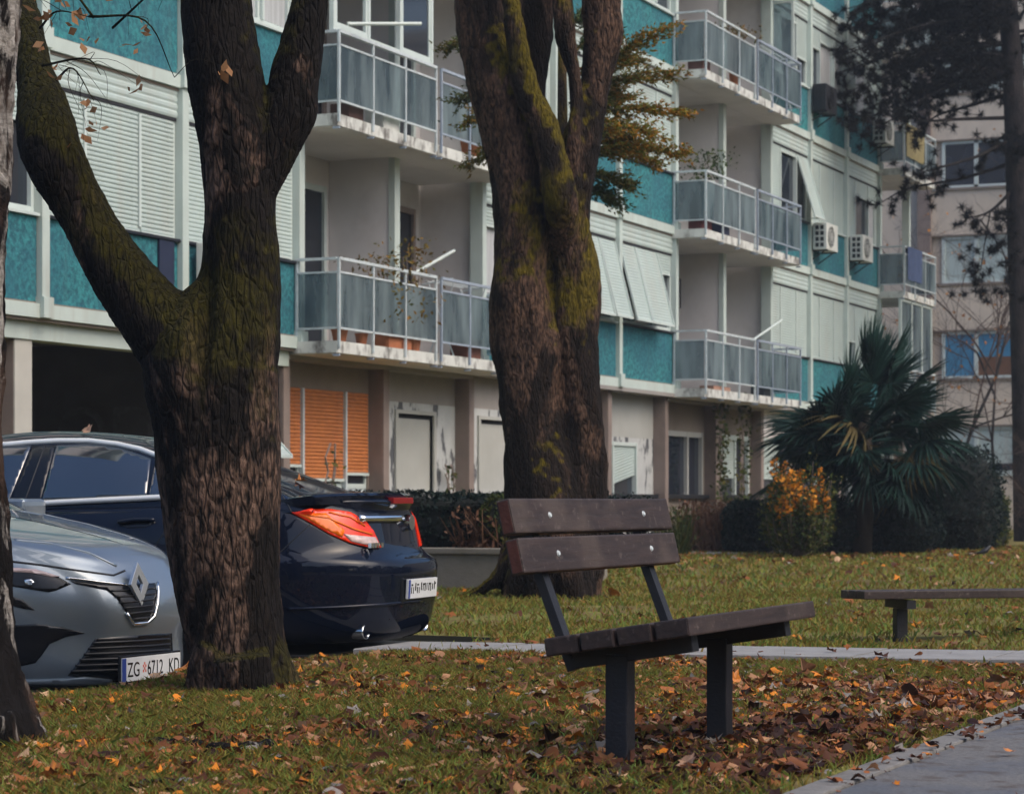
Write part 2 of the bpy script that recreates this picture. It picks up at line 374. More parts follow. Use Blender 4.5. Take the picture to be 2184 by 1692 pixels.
# passage under the block
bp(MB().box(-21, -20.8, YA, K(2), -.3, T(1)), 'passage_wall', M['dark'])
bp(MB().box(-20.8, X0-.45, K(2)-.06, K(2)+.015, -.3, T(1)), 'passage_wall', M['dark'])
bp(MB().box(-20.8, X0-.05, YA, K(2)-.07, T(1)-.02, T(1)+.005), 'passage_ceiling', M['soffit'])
bp(MB().box(X0-.30, X0-.06, K(-3), K(2)-.1, 2.44, 2.62), 'lintel', M['white'])
# faint graffiti on the passage wall
GRAFFITI = simple('faint_graffiti_paint', (.15,.15,.172), .9, .2, 6)
# pillars of the ground floor
for k in range(-3, 14):
    w = .30 if k <= 1 else .17
    m = M['pillarlit'] if k <= 1 else M['pillar']  # pale front over brown body: light on the front put into the colour
    if k in (1,): continue
    yk = K(k)
    bp(MB().box(X0-.36, X0-.10, yk-w-.02, yk-.02, -.3, T(1)-.145), 'pillar', M['pillar'])
    bp(MB().box(X0-.10, X0-.085, yk-w-.015, yk-.025, -.3, T(1)-.15), 'pillar_face', m)
# fascia bands and junction blocks, pilasters, teal panels
SASH = (.0, .285, .715, 1.0)
panel_bays = [k for k in range(-3, 12) if not (2 <= k < 4 or 7 <= k < 9)]
for i in range(1, 6):
    t = T(i)
    for (a, b_) in ((-3, 2), (4, 7), (9, 12)):
        bp(MB().box(X0-.2, X0+.05, K(a)-.02, K(b_)+.02, t-.14, t), 'fascia', M['white'])
        bp(MB().box(X0-.2, X0+.015, K(a), K(b_), t-.172, t-.141), 'drip_edge', M['base'])
        for k in range(a, b_+1):
            bp(MB().box(X0-.1, X0+.10, K(k)-.085, K(k)+.085, t-.135, t+.07), 'junction_block', M['white'])
            if i < 5: bp(MB().box(X0-.12, X0+.065, K(k)-.065, K(k)+.065, t+.07, t+FH-.135), 'pilaster', M['white'])
    if i == 5: continue
    for k in panel_bays:
        bp(MB().box(X0-.12, X0, K(k)+.07, K(k+1)-.07, t+.02, t+.86), 'teal_panel', M['teal'])
        bp(MB().box(X0-.1, X0+.005, K(k)+.07, K(k+1)-.07, t, t+.02), 'joint', M['base'])

def slats(mb, y0, y1, z0, z1, x, pitch=.048, lean=None):
    """a corrugated slatted curtain as one closed strip"""
    n = max(1, int(round((z1-z0)/pitch))); p = (z1-z0)/n; b = len(mb.V); prof = []
    for q in range(n):
        za = z0+q*p; prof += [(x, za), (x+.009, za+p*.30), (x+.009, za+p*.72), (x, za+p*.94)]
    prof.append((x, z1))
    if lean:
        ly, lo = lean      # hinge height, outward offset at the bottom
        prof = [(xx+lo*(ly-zz)/(ly-z0), zz) for xx, zz in prof]
    for (xx, zz) in prof: mb.V += [(xx, y0, zz), (xx, y1, zz)]
    for q in range(len(prof)-1): mb.F.append((b+2*q, b+2*q+1, b+2*q+3, b+2*q+2))
    return mb
def slat_objs(y0, y1, z0, z1, x, mat, parent, pitch=.048):
    n = max(1, int(round((z1-z0)/pitch))); p = (z1-z0)/n
    mb = MB(); h = p*.94
    prof = [(0, 0), (.010, h*.28), (.010, h*.75), (0, h), (-.006, h*.5)]
    mb.prism(prof, 'y', 0, y1-y0)
    first = None
    for q in range(n):
        if first is None: first = mb.build('slat', mat, parent); o = first
        else: o = obj_copy(first, parent)
        o.location = (x-B.location.x, y0-B.location.y, z0+q*p-B.location.z)
def window_bay(k, i, st=('s','s','s'), frac=(1, 1, 1), single=False, box=True):
    """st per light: s shut, o open (pane), c curtain behind pane, t tilted-out shutter; frac = how far the shutter is down"""
    t = T(i); ya, yb = K(k)+.07, K(k+1)-.07; zb, zt = t+.90, t+2.21
    f = MB(); f.box(X0-.10, X0-.03, ya, ya+.05, zb, zt); f.box(X0-.10, X0-.03, yb-.05, yb, zb, zt)
    f.box(X0-.10, X0-.032, ya+.05, yb-.05, zb, zb+.06); f.box(X0-.10, X0-.032, ya+.05, yb-.05, zt-.05, zt)
    ys = [ya+.05+(yb-ya-.1)*s for s in SASH]
    for s in (1, 2): f.box(X0-.10, X0-.004, ys[s]-.022, ys[s]+.022, zb+.06, zt-.051)
    w = bp(f, 'window', M['frame'])
    bp(MB().box(X0-.08, X0+.045, ya, yb, t+.865, t+.895), 'sill', M['metal'] if (k+i) % 3 else M['frame'], w)
    if box:
        bm_ = MB(); slats(bm_, ya, yb, zt+.005, zt+.325, X0-.005, .08); bp(bm_, 'shutter_box', M['shutter'], w)
        bp(MB().box(X0-.02, X0-.012, ya, yb, zt-.03, zt+.006), 'shutter_slot', M['interior'], w)
    for j in range(3):
        y0, y1 = ys[j]+(.03 if j else 0), ys[j+1]-(.03 if j < 2 else 0)
        s = st[j]
        pm = M['darkglass']
        bp(MB().box(X0-.085, X0-.078, y0, y1, zb+.06, zt-.05), 'pane', pm, w)
        if s == 'c': 
            cb = MB(); b0 = 0
            for q in range(12):
                u = y0+.02+(y1-y0-.04)*q/12; u2 = y0+.02+(y1-y0-.04)*(q+1)/12
                cb.quad((X0-.076-(q % 2)*.001, u, zb+.08), (X0-.077+(q % 2)*.001, u2, zb+.08), (X0-.077+(q % 2)*.001, u2, zt-.07), (X0-.076-(q % 2)*.001, u, zt-.07))
            bp(cb, 'curtain', M['curtain'], w)
            fb = MB()
            for (a0, a1, c0, c1) in ((y0, y0+.05, zb+.06, zt-.05), (y1-.05, y1, zb+.06, zt-.05)): fb.box(X0-.079, X0-.04, a0, a1, c0, c1)
            bp(fb, 'sash', M['frame'], w)
        if s in 'so' or s == 'c':
            fr = frac[j] if s != 'c' else frac[j]*.25
            z0 = zt-.03-(zt-.03-zb-.02)*fr
            if fr > .02:
                if single: slat_objs(y0+.0, y1-.0, z0, zt-.03, X0-.028, M['shutter'], w)
                else:
                    sb = MB(); slats(sb, y0, y1, z0, zt-.03, X0-.028); bp(sb, 'shutter', M['shutter'], w)
                bp(MB().box(X0-.035, X0-.008, y0, y1, z0-.03, z0), 'bottom_bar', M['frame'], w)
        if s == 't':
            lo = frac[j]; zh = zt-.05; sb = MB(); slats(sb, y0-.01, y1+.01, zb+.05, zh, X0-.02, .048, (zh, lo)); bp(sb, 'shutter', M['shutter'], w)
            rb = MB(); rb.beam((X0-.01, y0-.01, zh), (X0+lo, y0-.01, zb+.05), .02, .03); rb.beam((X0-.01, y1+.01, zh), (X0+lo, y1+.01, zb+.05), .02, .03)
            rb.beam((X0-.03, y1+.01, zb+.08), (X0+lo, y1+.01, zb+.06), .018, .018)
            rb.beam((X0+lo, y0-.02, zb+.04), (X0+lo, y1+.02, zb+.04), .03, .035); bp(rb, 'shutter_rail', M['frame'], w)
    return w
states = {
 (0,1): dict(single=True), (1,1): dict(frac=(1,1,.98)), (-1,1): dict(st='scs', frac=(1,1,.3)), (-2,1): {},
 (4,1): dict(st='coc', frac=(.8,.3,.4)), (5,1): dict(st='stt', frac=(.5,.28,.30)), (6,1): dict(st='tts', frac=(.30,.30,.25)),
 (9,1): {}, (10,1): {}, (11,1): dict(frac=(.6,1,.62)),
 (0,2): dict(st='ccs', frac=(.4,.4,.8)), (1,2): dict(st='ccc', frac=(0,0,.2)), (4,2): dict(st='scc', frac=(1,.5,.5)), (5,2): dict(frac=(1,1,.9)), (6,2): dict(frac=(1,.95,1)),
 (9,2): dict(st='sot', frac=(1,.05,.35)), (10,2): {}, (11,2): dict(st='soc', frac=(1,.25,1)),
 (6,3): dict(st='ccs', frac=(0,0,.6)), (5,3): dict(st='css', frac=(.3,1,1)), (9,3): dict(st='cos', frac=(.2,.1,.6)), (10,3): dict(st='scc', frac=(.3,.6,.6)), (11,3): dict(st='scs', frac=(1,.3,.5)),
}
for i in (1, 2, 3, 4):
    for k in panel_bays:
        if k < -2 or (k < 0 and i > 1) or (i >= 3 and k < 4) or (i == 4 and k < 9): continue
        window_bay(k, i, **states.get((k, i), {}))

# balconies
def balcony(k0, k1, i, style='rail', first=0):
    t = T(i); zo = t-.20; xo = X0+.58
    sl_ = MB(); sl_.box(XB+.01, X0-.05, K(k0)+.045, K(k1)-.045, t-.195, t-.05)
    sl_.box(X0-.05, xo, K(k0)-.10, K(k1)+.10, zo, t-.06)
    b = bp(sl_, 'balcony', M['slab'])
    bp(MB().box(X0-.04, xo-.02, K(k0)-.08, K(k1)+.08, zo-.008, zo-.001), 'soffit', M['plaster'], b)
    bp(MB().box(XB+.02, X0-.06, K(k0)+.06, K(k1)-.06, t-.203, t-.196), 'soffit', M['plaster'], b)
    for h, k in enumerate(range(k0, k1)):
        m = M['rail'] if (h == 0) else M['raildark']
        ya, yb = K(k)-(.08 if h == 0 else -.10), K(k+1)+(-.06 if k+1 < k1 else .08)
        xr = xo+.02
        n = 3; ys = [ya+(yb-ya)*q/n for q in range(n+1)]
        for y in ys:
            bp(MB().box(xr-.014, xr+.014, y-.014, y+.014, t-.16, t+.92), 'post', m, b)
            bp(MB().box(xo-.06, xr+.01, y-.012, y+.012, t-.24, t-.215), 'bracket', M['raildark'], b)
        for z, d in ((t+.91, .022), (t+.75, .014), (t+.09, .014)): bp(MB().box(xr-d, xr+d, ya, yb, z-d*.8, z+d*.8), 'rail', m, b)
        for q in range(n):
            bp(MB().box(xr-.004, xr+.004, ys[q]+.016, ys[q+1]-.016, t+.105, t+.737), 'glass_panel', M['frosted'], b)
        # side returns
        for (yy, on) in ((ya, h == 0), (yb, k+1 == k1)):
            if not on: continue
            r2 = MB()
            for z, d in ((t+.91, .02), (t+.75, .013), (t+.09, .013)): r2.box(X0+.03, xr-.024, yy-d, yy+d, z-d*.8, z+d*.8)
            r2.box(X0+.025, X0+.05, yy-.012, yy+.012, t-.06, t+.89)
            bp(r2, 'side_rail', m, b)
            bp(MB().box(X0+.06, xr-.03, yy-.004, yy+.004, t+.105, t+.737), 'glass_panel', M['frosted'], b)
    # divider column and inner wall, doors
    for k in range(k0+1, k1):
        bp(MB().box(XB+.005, X0-.07, K(k)-.06, K(k)+.06, t-.05, t+FH-.20), 'divider_wall', M['plaster'])
        bp(MB().box(X0-.07, X0+.02, K(k)-.075, K(k)+.075, t-.05, t+FH-.20), 'column', M['white'])
    for k in range(k0, k1):
        d = MB(); ya, yb = K(k)+.75, K(k)+2.42; z0, z1 = t-.03, t+2.12
        for (a, c) in ((ya, ya+.07), ((ya+yb)/2-.05, (ya+yb)/2+.05), (yb-.07, yb)): d.box(XB, XB+.06, a, c, z0, z1)
        d.box(XB, XB+.055, ya+.07, yb-.07, z1-.08, z1); d.box(XB, XB+.055, ya+.07, yb-.07, z0, z0+.08)
        dr = bp(d, 'balcony_door', M['frame'] if (k+i) % 2 else M['pillar'])
        bp(MB().box(XB+.002, XB+.02, ya+.07, (ya+yb)/2-.05, z0+.08, z1-.08), 'pane', M['darkglass'], dr)
        bp(MB().box(XB+.002, XB+.02, (ya+yb)/2+.05, yb-.07, z0+.08, z1-.08), 'pane', M['darkglass'], dr)
    # pilaster at each end of the recess
    for k in (k0, k1):
        bp(MB().box(X0-.139, X0+.03, K(k)-.055, K(k)+.055, t+.90, t+FH-.20), 'recess_jamb', M['white'])
    return b
bal = {}
for (a, b_) in ((2, 4), (7, 9), (12, 13)):
    for i in (1, 2, 3, 4):
        if i == 4 and a < 7: continue
        bal[(a, i)] = balcony(a, b_, i)
# soffit slabs closing the recesses at the top
bp(MB().box(XB, X0+.58, K(2)-.1, K(4)+.1, T(4)-.2, T(4)-.06), 'balcony', M['slab'])
# white frames closing in the left half of the second-floor balcony
t = T(2); xr = X0+.50
fr = MB(); ys = [K(2)-.05, K(2)+.85, K(2)+1.72, K(3)-.02]
for y in ys: fr.box(xr-.03, xr+.03, y-.03, y+.03, t+.93, t+FH-.21)
for (za, zc) in ((t+.93, t+.99), (t+FH-.29, t+FH-.22)):
    for q in range(3): fr.box(xr-.025, xr+.025, ys[q]+.03, ys[q+1]-.03, za, zc)
en = bp(fr, 'balcony_glazing', M['frame'])
for (ya, yb, d) in ((ys[0]+.03, ys[1]-.03, 0), (ys[2]+.03, ys[3]-.03, 1)):
    s_ = MB()
    for (a, c, e, g) in ((ya, ya+.05, t+.99, t+FH-.29), (yb-.05, yb, t+.99, t+FH-.29), (ya+.05, yb-.05, t+.99, t+1.04), (ya+.05, yb-.05, t+FH-.34, t+FH-.29)): s_.box(xr-.02, xr+.02, a, c, e, g)
    sh = bp(s_, 'sash', M['frame'], en)
bp(MB().box(xr-.004, xr+.004, ys[2]+.08, ys[3]-.08, t+1.04, t+FH-.34), 'pane', M['darkglass'], en)
# glazed end loggia on the first floor at the far end
t = T(1); fr = MB(); xr = X0+.5; ys = [K(12)-.05, K(12)+.9, K(12)+1.8, K(13)+.04]
for y in ys: fr.box(xr-.03, xr+.03, y-.03, y+.03, t+.93, t+FH-.21)
fr.box(xr-.025, xr+.025, ys[0], ys[3], t+FH-.27, t+FH-.215)
en = bp(fr, 'balcony_glazing', M['frame'])
for q in range(3): bp(MB().box(xr-.004, xr+.004, ys[q]+.03, ys[q+1]-.03, t+.93, t+FH-.28), 'pane', M['frosted'], en)

# ground-floor wall and openings
XG = X0-.30
SILL = .95
def gwall(k, mat, zt=T(1)-.2, hole=None):
    """wall skin of one bay with an opening (y0,y1,z0,z1)"""
    ya, yb = K(k)-.02, K(k+1)-.19; mb = MB(); x0, x1 = XG-.08, XG
    if hole is None: mb.box(x0, x1, ya, yb, -.3, zt)
    else:
        h0, h1, g0, g1 = hole
        if h0 > ya: mb.box(x0, x1, ya, h0, g0, g1)
        if h1 < yb: mb.box(x0, x1, h1, yb, g0, g1)
        mb.box(x0, x1, ya, yb, -.3, g0); mb.box(x0, x1, ya, yb, g1, zt)
    return bp(mb, 'wall', mat)
for k in range(2, 13):
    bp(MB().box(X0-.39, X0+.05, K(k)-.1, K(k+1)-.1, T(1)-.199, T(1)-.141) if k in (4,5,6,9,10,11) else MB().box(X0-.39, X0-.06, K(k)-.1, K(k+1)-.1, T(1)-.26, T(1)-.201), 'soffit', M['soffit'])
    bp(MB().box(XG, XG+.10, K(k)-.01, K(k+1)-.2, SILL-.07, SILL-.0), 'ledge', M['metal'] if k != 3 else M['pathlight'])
# bay 2: orange roller shutters over half-seen windows
k = 2; gwall(k, M['base'], hole=(K(k)+.05, K(k+1)-.22, SILL, 2.22))
f = MB(); ya, yb = K(k)+.05, K(k+1)-.22; ys = [ya+(yb-ya)*s for s in (0, .245, .72, 1.0)]
for y in ys[1:3]: f.box(XG-.06, XG+.045, y-.022, y+.022, SILL, 2.22)
f.box(XG-.06, XG-.03, ya, yb, SILL, SILL+.05)
w = bp(f, 'window', M['rail'])
for q, zb in enumerate((1.285, 1.12, 1.20)):
    y0, y1 = ys[q]+(.022 if q else 0), ys[q+1]-(.022 if q < 2 else 0)
    slat_objs(y0, y1, zb, 2.22, XG+.0, M['orange'], w, .046)
    bp(MB().box(XG-.01, XG+.03, y0+.01, y1-.01, zb-.035, zb), 'bottom_bar', M['frame'], w)
    bp(MB().box(XG-.055, XG-.045, y0, y1, SILL+.05, 1.5), 'pane', M['darkglass'], w)
    fb = MB()
    for (a, c, e, g) in ((y0, y0+.04, SILL+.05, 1.5), (y1-.04, y1, SILL+.05, 1.5), (y0+.04, y1-.04, SILL+.05, SILL+.11)): fb.box(XG-.044, XG-.02, a, c, e, g)
    bp(fb, 'sash', M['frame'], w)
# bay 3, 4: boarded openings in peeling white paint
for k in (3, 4, 5):
    ya, yb = K(k)+.62, K(k)+1.72
    gwall(k, M['peel'], zt=2.15, hole=(ya, yb, SILL, 2.0))
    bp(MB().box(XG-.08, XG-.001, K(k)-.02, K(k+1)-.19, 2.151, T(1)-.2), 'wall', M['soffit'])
    f = MB(); f.box(XG-.07, XG+.03, ya-.07, ya, SILL, 2.05); f.box(XG-.07, XG+.03, yb, yb+.07, SILL, 2.05); f.box(XG-.07, XG+.03, ya, yb, 2.0, 2.05)
    w = bp(f, 'door_frame', M['board']); bp(MB().box(XG-.065, XG-.04, ya, yb, SILL, 1.94), 'board', M['board'], w)
    bp(MB().box(XG-.065, XG-.05, ya, yb, 1.94, 2.0), 'gap', M['interior'], w)
# bay 6: white roller shutter hanging crooked
k = 6; ya, yb = K(k)+.05, K(k+1)-.24; gwall(k, M['peel'], zt=1.88, hole=(ya, yb-.75, SILL, 1.80)); bp(MB().box(XG-.08, XG-.001, K(k)-.02, K(k+1)-.19, 1.881, T(1)-.2), 'wall', M['board'])
f = MB(); 
for y in (ya, ya+.5, yb-.78): f.box(XG-.06, XG+.02, y-.025, y+.025, SILL, 1.80)
f.box(XG-.06, XG+.015, ya+.026, ya+.474, 1.74, 1.80); f.box(XG-.06, XG+.015, ya+.526, yb-.806, 1.74, 1.80)
w = bp(f, 'window', M['frame'])
bp(MB().box(XG-.07, XG-.06, ya, yb-.75, SILL, 1.8), 'pane', M['darkglass'], w)
sb = MB(); slats(sb, ya+.03, ya+.47, 1.33, 1.8, XG-.02); bp(sb, 'shutter', M['shutter'], w)
sb = MB(); slats(sb, ya+.53, yb-.81, 1.10, 1.79, XG-.02)
for q, (x, y, z) in enumerate(sb.V): sb.V[q] = (x, y, z+(y-(ya+.53))/(yb-.81-ya-.53)*.16*min(1, (1.8-z)*3))
bp(sb, 'shutter', M['shutter'], w)
# bay 7: dark glazed door with bars; bays 8-12 windows
for k in (7, 8, 9, 10, 11, 12):
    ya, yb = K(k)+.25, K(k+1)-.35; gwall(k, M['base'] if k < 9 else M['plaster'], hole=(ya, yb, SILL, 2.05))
    f = MB()
    for y in (ya, ya+(yb-ya)*.62, yb): f.box(XG-.06, XG+.02, y-.03, y+.03, SILL, 2.05)
    f.box(XG-.06, XG+.015, ya+.03, yb-.03, 1.96, 2.05)
    w = bp(f, 'window', M['frame'] if k != 7 else M['board'])
    bp(MB().box(XG-.06, XG-.05, ya, yb, SILL, 2.0), 'pane', M['darkglass'], w)
    if k >= 8:
        sb = MB(); slats(sb, ya+.03, ya+(yb-ya)*.62-.03, 1.25, 1.96, XG-.02); bp(sb, 'shutter', M['shutter'], w)
# pole-mounted box and cable on the pillar between bays 3 and 4
mb = MB(); mb.box(XG, XG+.03, K(4)+.17, K(4)+.19, SILL, 2.4).box(XG+.0, XG+.06, K(4)+.07, K(4)+.25, 1.32, 1.62); bp(mb, 'cable_box', M['metal'])

# ------------------------------------------------------------------ things on the facade
def ac_unit(y, z, x=X0+.10, label='', dark=False, w=.80, h=.56, grid=False, panel=False, side=True):
    o = empty('air_conditioner', (x, y, z)); tag(o, label, 'air conditioner', 'air conditioners on the facade')
    MB().box(.02, .30, -w/2, w/2, .03, h).build('casing', M['acwhite'] if not dark else M['metal'], o, bevel=.012)
    if panel:
        MB().box(.301, .306, -w/2+.03, w/2-.30, .06, h-.03).build('front_panel', M['raildark'], o); MB().box(.301, .306, w/2-.26, w/2-.03, .06, h-.03).build('front_panel', M['pathlight'], o)
        MB().box(.02, .28, -w/2-.006, -w/2+.001, .06, h-.04).build('side_panel', M['fabricblue'], o)
        b = MB()
        for s in (-.3, .3): b.beam((-.10, s, .015), (.30, s, .015), .03, .025)
        b.build('bracket', M['metal'], o); return o
    mb = MB()
    pts = [(.305, -.10+.21*math.cos(a), h/2+.02+.21*math.sin(a)) for a in [2*math.pi*q/20 for q in range(20)]]
    mb.prism([(p[1], p[2]) for p in pts], 'x', .301, .308); mb.build('fan', M['blackplastic'], o)
    g = MB()
    for r_ in (.21, .14, .07):
        ring = [(.314, -.10+r_*math.cos(a), h/2+.02+r_*math.sin(a)) for a in [2*math.pi*q/16 for q in range(17)]]
        g.tube(ring, .006, 5, False)
    for q in range(4):
        a = q*math.pi/4; g.beam((.314, -.10-.21*math.cos(a), h/2+.02-.21*math.sin(a)), (.314, -.10+.21*math.cos(a), h/2+.02+.21*math.sin(a)), .008, .008)
    g.build('fan_grille', M['acwhite'] if not dark else M['blackplastic'], o)
    sg = MB()
    for q in range(2):
        for r_ in range(4): sg.box(.07+q*.10, .14+q*.10, -w/2-.006, -w/2+.002, .08+r_*.115, .16+r_*.115)
    if side: sg.build('side_grille', M['blackplastic'] if grid else M['metal'], o)
    b = MB(); b.beam((-.095, -.32, .002), (-.095, .32, .002), .02, .02)
    for s in (-.3, .3): b.beam((-.10, s, .015), (.30, s, .015), .03, .025); b.beam((-.09, s, -.2), (.22, s, .0), .02, .02)
    b.build('bracket', M['metal'], o)
    return o
ac_unit(K(1)+.56, T(1)+.36, X0+.07, 'air conditioner on the teal panel seen through the fork of the leaning trunk', w=.78, h=.52, side=False)
bp(MB().box(X0+.005, X0+.03, K(1)-.48, K(1)-.18, T(1)+.35, T(1)+.86), 'dark_board', simple('navy_board', (.012,.020,.055), .6, .1, 5))
osb = MB(); ys_ = K(9)+.16; zA, zB = T(3)+.93, T(3)+2.16
for (xa, xb, za, zc) in ((X0+.0, X0+.05, zA, zB), (X0+.40, X0+.45, zA, zB), (X0+.05, X0+.40, zA, zA+.06), (X0+.05, X0+.40, zB-.06, zB)): osb.box(xa, xb, ys_-.02, ys_+.02, za, zc)
osw = bp(osb, 'open_sash', M['frame']); bp(MB().box(X0+.05, X0+.40, ys_-.004, ys_+.004, zA+.06, zB-.06), 'pane', M['frosted'], osw)
ac_unit(K(10)+.35, T(2)+.33, X0+.08, 'air conditioner with a side grid of square holes below a tilted shutter', grid=True)
ac_unit(K(11)+.40, T(2)+.36, X0+.08, 'air conditioner with red-marked bottom on the teal panel nearest the end balconies')
ac_unit(K(10)+.30, T(3)+.40, X0+.08, 'dark-sided air conditioner beside the pine needles on the upper facade', dark=True)
ac_unit(K(11)+2.2, T(3)+.38, X0+.08, 'air conditioner half hidden by pine needles beside the yellow balcony cloth')
ac_unit(K(8)-.9, T(1)+1.45, XB+.02, 'dark air conditioner high on the back wall of the first-floor loggia', dark=True)

# tilted-out white shutter by the passage
o = empty('tilted_shutter', (X0+.02, K(2)-1.55, 1.97)); tag(o, 'white slatted shutter tilted out beside the trunk, left of the orange shutters', 'shutter')
sb = MB(); slats(sb, -.55, .22, -.62, 0, 0, .06, (0, .62)); sb.build('shutter', M['shutter'], o)
mb = MB(); mb.beam((0, .23, 0), (.63, .23, -.62), .02, .03); mb.beam((0, -.56, 0), (.63, -.56, -.62), .02, .03); mb.beam((.63, -.56, -.63), (.63, .23, -.63), .03, .03); mb.beam((.0, .23, -.66), (.62, .23, -.62), .015, .015); mb.build('frame', M['frame'], o)

def leaf_cloud(n, fn, size, aspect=.5, flat=0.0):
    """n leaf quads (bent diamond) at fn() positions; returns V, Q"""
    P = fn(n); N = rng.normal(size=(n, 3)); N[:, 2] = N[:, 2]*(1-flat)+flat*2.0
    N /= np.linalg.norm(N, axis=1)[:, None]
    A = np.cross(N, rng.normal(size=(n, 3))); A /= np.linalg.norm(A, axis=1)[:, None]; Bv = np.cross(N, A)
    sz = size*(.6+.8*rng.random(n))[:, None]
    V = np.stack([P-A*sz*.5, P+Bv*sz*aspect*.5+N*sz*.06, P+A*sz*.5, P-Bv*sz*aspect*.5+N*sz*.06], 1).reshape(-1, 3)
    Q = np.arange(4*n).reshape(n, 4); return V, Q
def pot_plant(loc, label, r=.1, h=.2, leafmat=None, n=160, spread=.22, tall=.3, pot=M['terracotta'], group=None, plantname='potted_plant'):
    o = empty(plantname, loc); tag(o, label, 'plant', group)
    prof = [(r*.72, 0), (r, h*.9), (r*1.06, h*.9), (r*1.06, h), (r*.9, h), (r*.88, h*.8)]
    V = []; F_ = []; n_ = 14
    for (rr, zz) in prof: V += [(rr*math.cos(2*math.pi*j/n_), rr*math.sin(2*math.pi*j/n_), zz) for j in range(n_)]
    for a in range(len(prof)-1):
        for j in range(n_): F_.append((a*n_+j, a*n_+(j+1)%n_, (a+1)*n_+(j+1)%n_, (a+1)*n_+j))
    F_.append(tuple(range(n_))); F_.append(tuple((len(prof)-1)*n_+j for j in range(n_)))
    pydata('pot', V, F_, pot, o)
    if leafmat:
        fn = lambda m: np.stack([rng.normal(0, spread*.5, m), rng.normal(0, spread*.5, m), h+tall*rng.random(m)], 1)
        v, q = leaf_cloud(n, fn, .07); npmesh('leaves', v, q, [leafmat], parent=o)
        st = MB()
        for _ in range(6): st.tube([(0, 0, h*.7), (random.uniform(-.4,.4)*spread, random.uniform(-.4,.4)*spread, h+tall*.8)], .005, 4)
        st.build('stem', M['pillar'], o)
    return o
M['leafgreen'] = leaf_mat('green_leaf', [(.02,.05,.015), (.05,.09,.02), (.09,.12,.03)])
M['leafautumn'] = leaf_mat('yellowing_leaf', [(.07,.08,.02), (.18,.13,.03), (.28,.14,.03)])
def on_balc(k, i, f, dx): return (X0+dx, K(k)+MOD*f, T(i)-.058)
pot_plant(on_balc(2,1,.55,.40), 'yellowing potted shrub leaning over the rail of the lowest near balcony', .14, .3, M['leafautumn'], 420, .5, .85)
pot_plant(on_balc(2,1,.85,.42), 'tall yellow-leaved potted plant beside the column of the lowest near balcony', .13, .25, M['leafautumn'], 300, .35, 1.2)
pot_plant(on_balc(2,1,.12,.40), 'orange clay pot at the left end of the lowest near balcony', .10, .16)
pot_plant(on_balc(2,1,.30,.45), 'small orange clay pot second from the left end of the lowest near balcony', .08, .14)
mb = MB().box(-.12, .12, -.32, .32, 0, .16); o = mb.build('planter_box', M['terracotta'], bevel=.01, loc=on_balc(2,1,.62,.44)); tag(o, 'reddish planter box on the slab of the lowest near balcony', 'planter')
pot_plant(on_balc(3,2,.55,.40), 'green potted plant behind the glass of the second-floor balcony beside the trunk', .15, .3, M['leafgreen'], 260, .4, .5)
pot_plant(on_balc(7,2,.55,.10), 'dark bushy houseplant standing in the second-floor loggia of the middle balconies', .12, 1.0, M['leafgreen'], 420, .4, .55, pot=M['frame'])
pot_plant(on_balc(7,3,.75,.42), 'orange flowers in a box on the rail of the top middle balcony', .12, .85, M['leafautumn'], 200, .45, .25)
CLUT = ((2,2,.22,.36,(.10,.05,.04),'brown crate behind the rail of the second-floor near balcony'),(2,2,.55,.40,(.55,.56,.52),'white box standing on the second-floor near balcony'),(7,2,.12,.36,(.12,.03,.03),'dark red box at the left end of the second-floor middle balcony'),(7,2,.45,.40,(.03,.04,.08),'navy crate behind the glass of the second-floor middle balcony'),
        (7,3,.10,.36,(.16,.07,.06),'reddish box at the left end of the top middle balcony'),(7,1,.35,.42,(.42,.24,.17),'pinkish board lying along the slab of the lowest middle balcony'),(8,1,.4,.35,(.05,.06,.07),'dark crate in the right half of the lowest middle balcony'),(3,1,.5,.38,(.16,.06,.04),'rusty box in the right half of the lowest near balcony'))
for q, (k, i, fr_, dx, col, lb) in enumerate(CLUT):
    w_ = .9 if 'board' in lb else .38+.05*(q % 3); o = MB().box(-.13, .13, -w_/2, w_/2, 0, .07 if 'board' in lb else .20+.06*(q % 2)).build('storage_box', simple('box_colour', col, .8, .15, 6), bevel=.01, loc=on_balc(k, i, fr_, dx)); tag(o, lb, 'box')
# drying rack and poles
def rack(loc, label, w=1.2):
    o = empty('drying_rack', loc); tag(o, label, 'drying rack')
    mb = MB()
    for q in range(5): mb.tube([(.05+q*.09, 0, 1.0), (.05+q*.09, w, 1.0)], .006, 5)
    mb.tube([(.0, 0, .95), (.45, 0, 1.02)], .01, 6); mb.tube([(.0, w, .95), (.45, w, 1.02)], .01, 6); mb.build('bars', M['rail'], o)
    mb = MB()
    for yy in (.1, w-.1):
        mb.tube([(.05, yy, 0), (.42, yy, .98)], .01, 6); mb.tube([(.42, yy, 0), (.05, yy, .98)], .01, 6)
    mb.build('legs', M['rail'], o); return o
rack(on_balc(3,1,.25,.05), 'metal clothes drying rack on the lowest balcony beside the mossy double trunk')
rack(on_balc(8,3,.3,.2), 'metal clothes drying rack on the top middle balcony', 1.4)
def pole(a, b, label):
    o = MB().tube([Vector(a)-Vector(a), Vector(b)-Vector(a)], .022, 8).build('washing_pole', M['frame'], loc=a); tag(o, label, 'pole')
pole((X0+.62, K(2)+.1, T(2)+1.02), (X0+1.2, K(2)+.9, T(2)+1.12), 'white pole sticking out over the rail of the second-floor near balcony')
pole((X0+.3, K(2)+2.5, T(1)+.95), (X0+.62, K(2)+3.1, T(1)+1.3), 'grey pole leaning on the rail of the lowest near balcony')
pole((X0+.5, K(8)+.05, T(1)+.90), (X0+.72, K(8)+1.2, T(1)+1.35), 'dark pole leaning up from the rail of the lowest middle balcony')
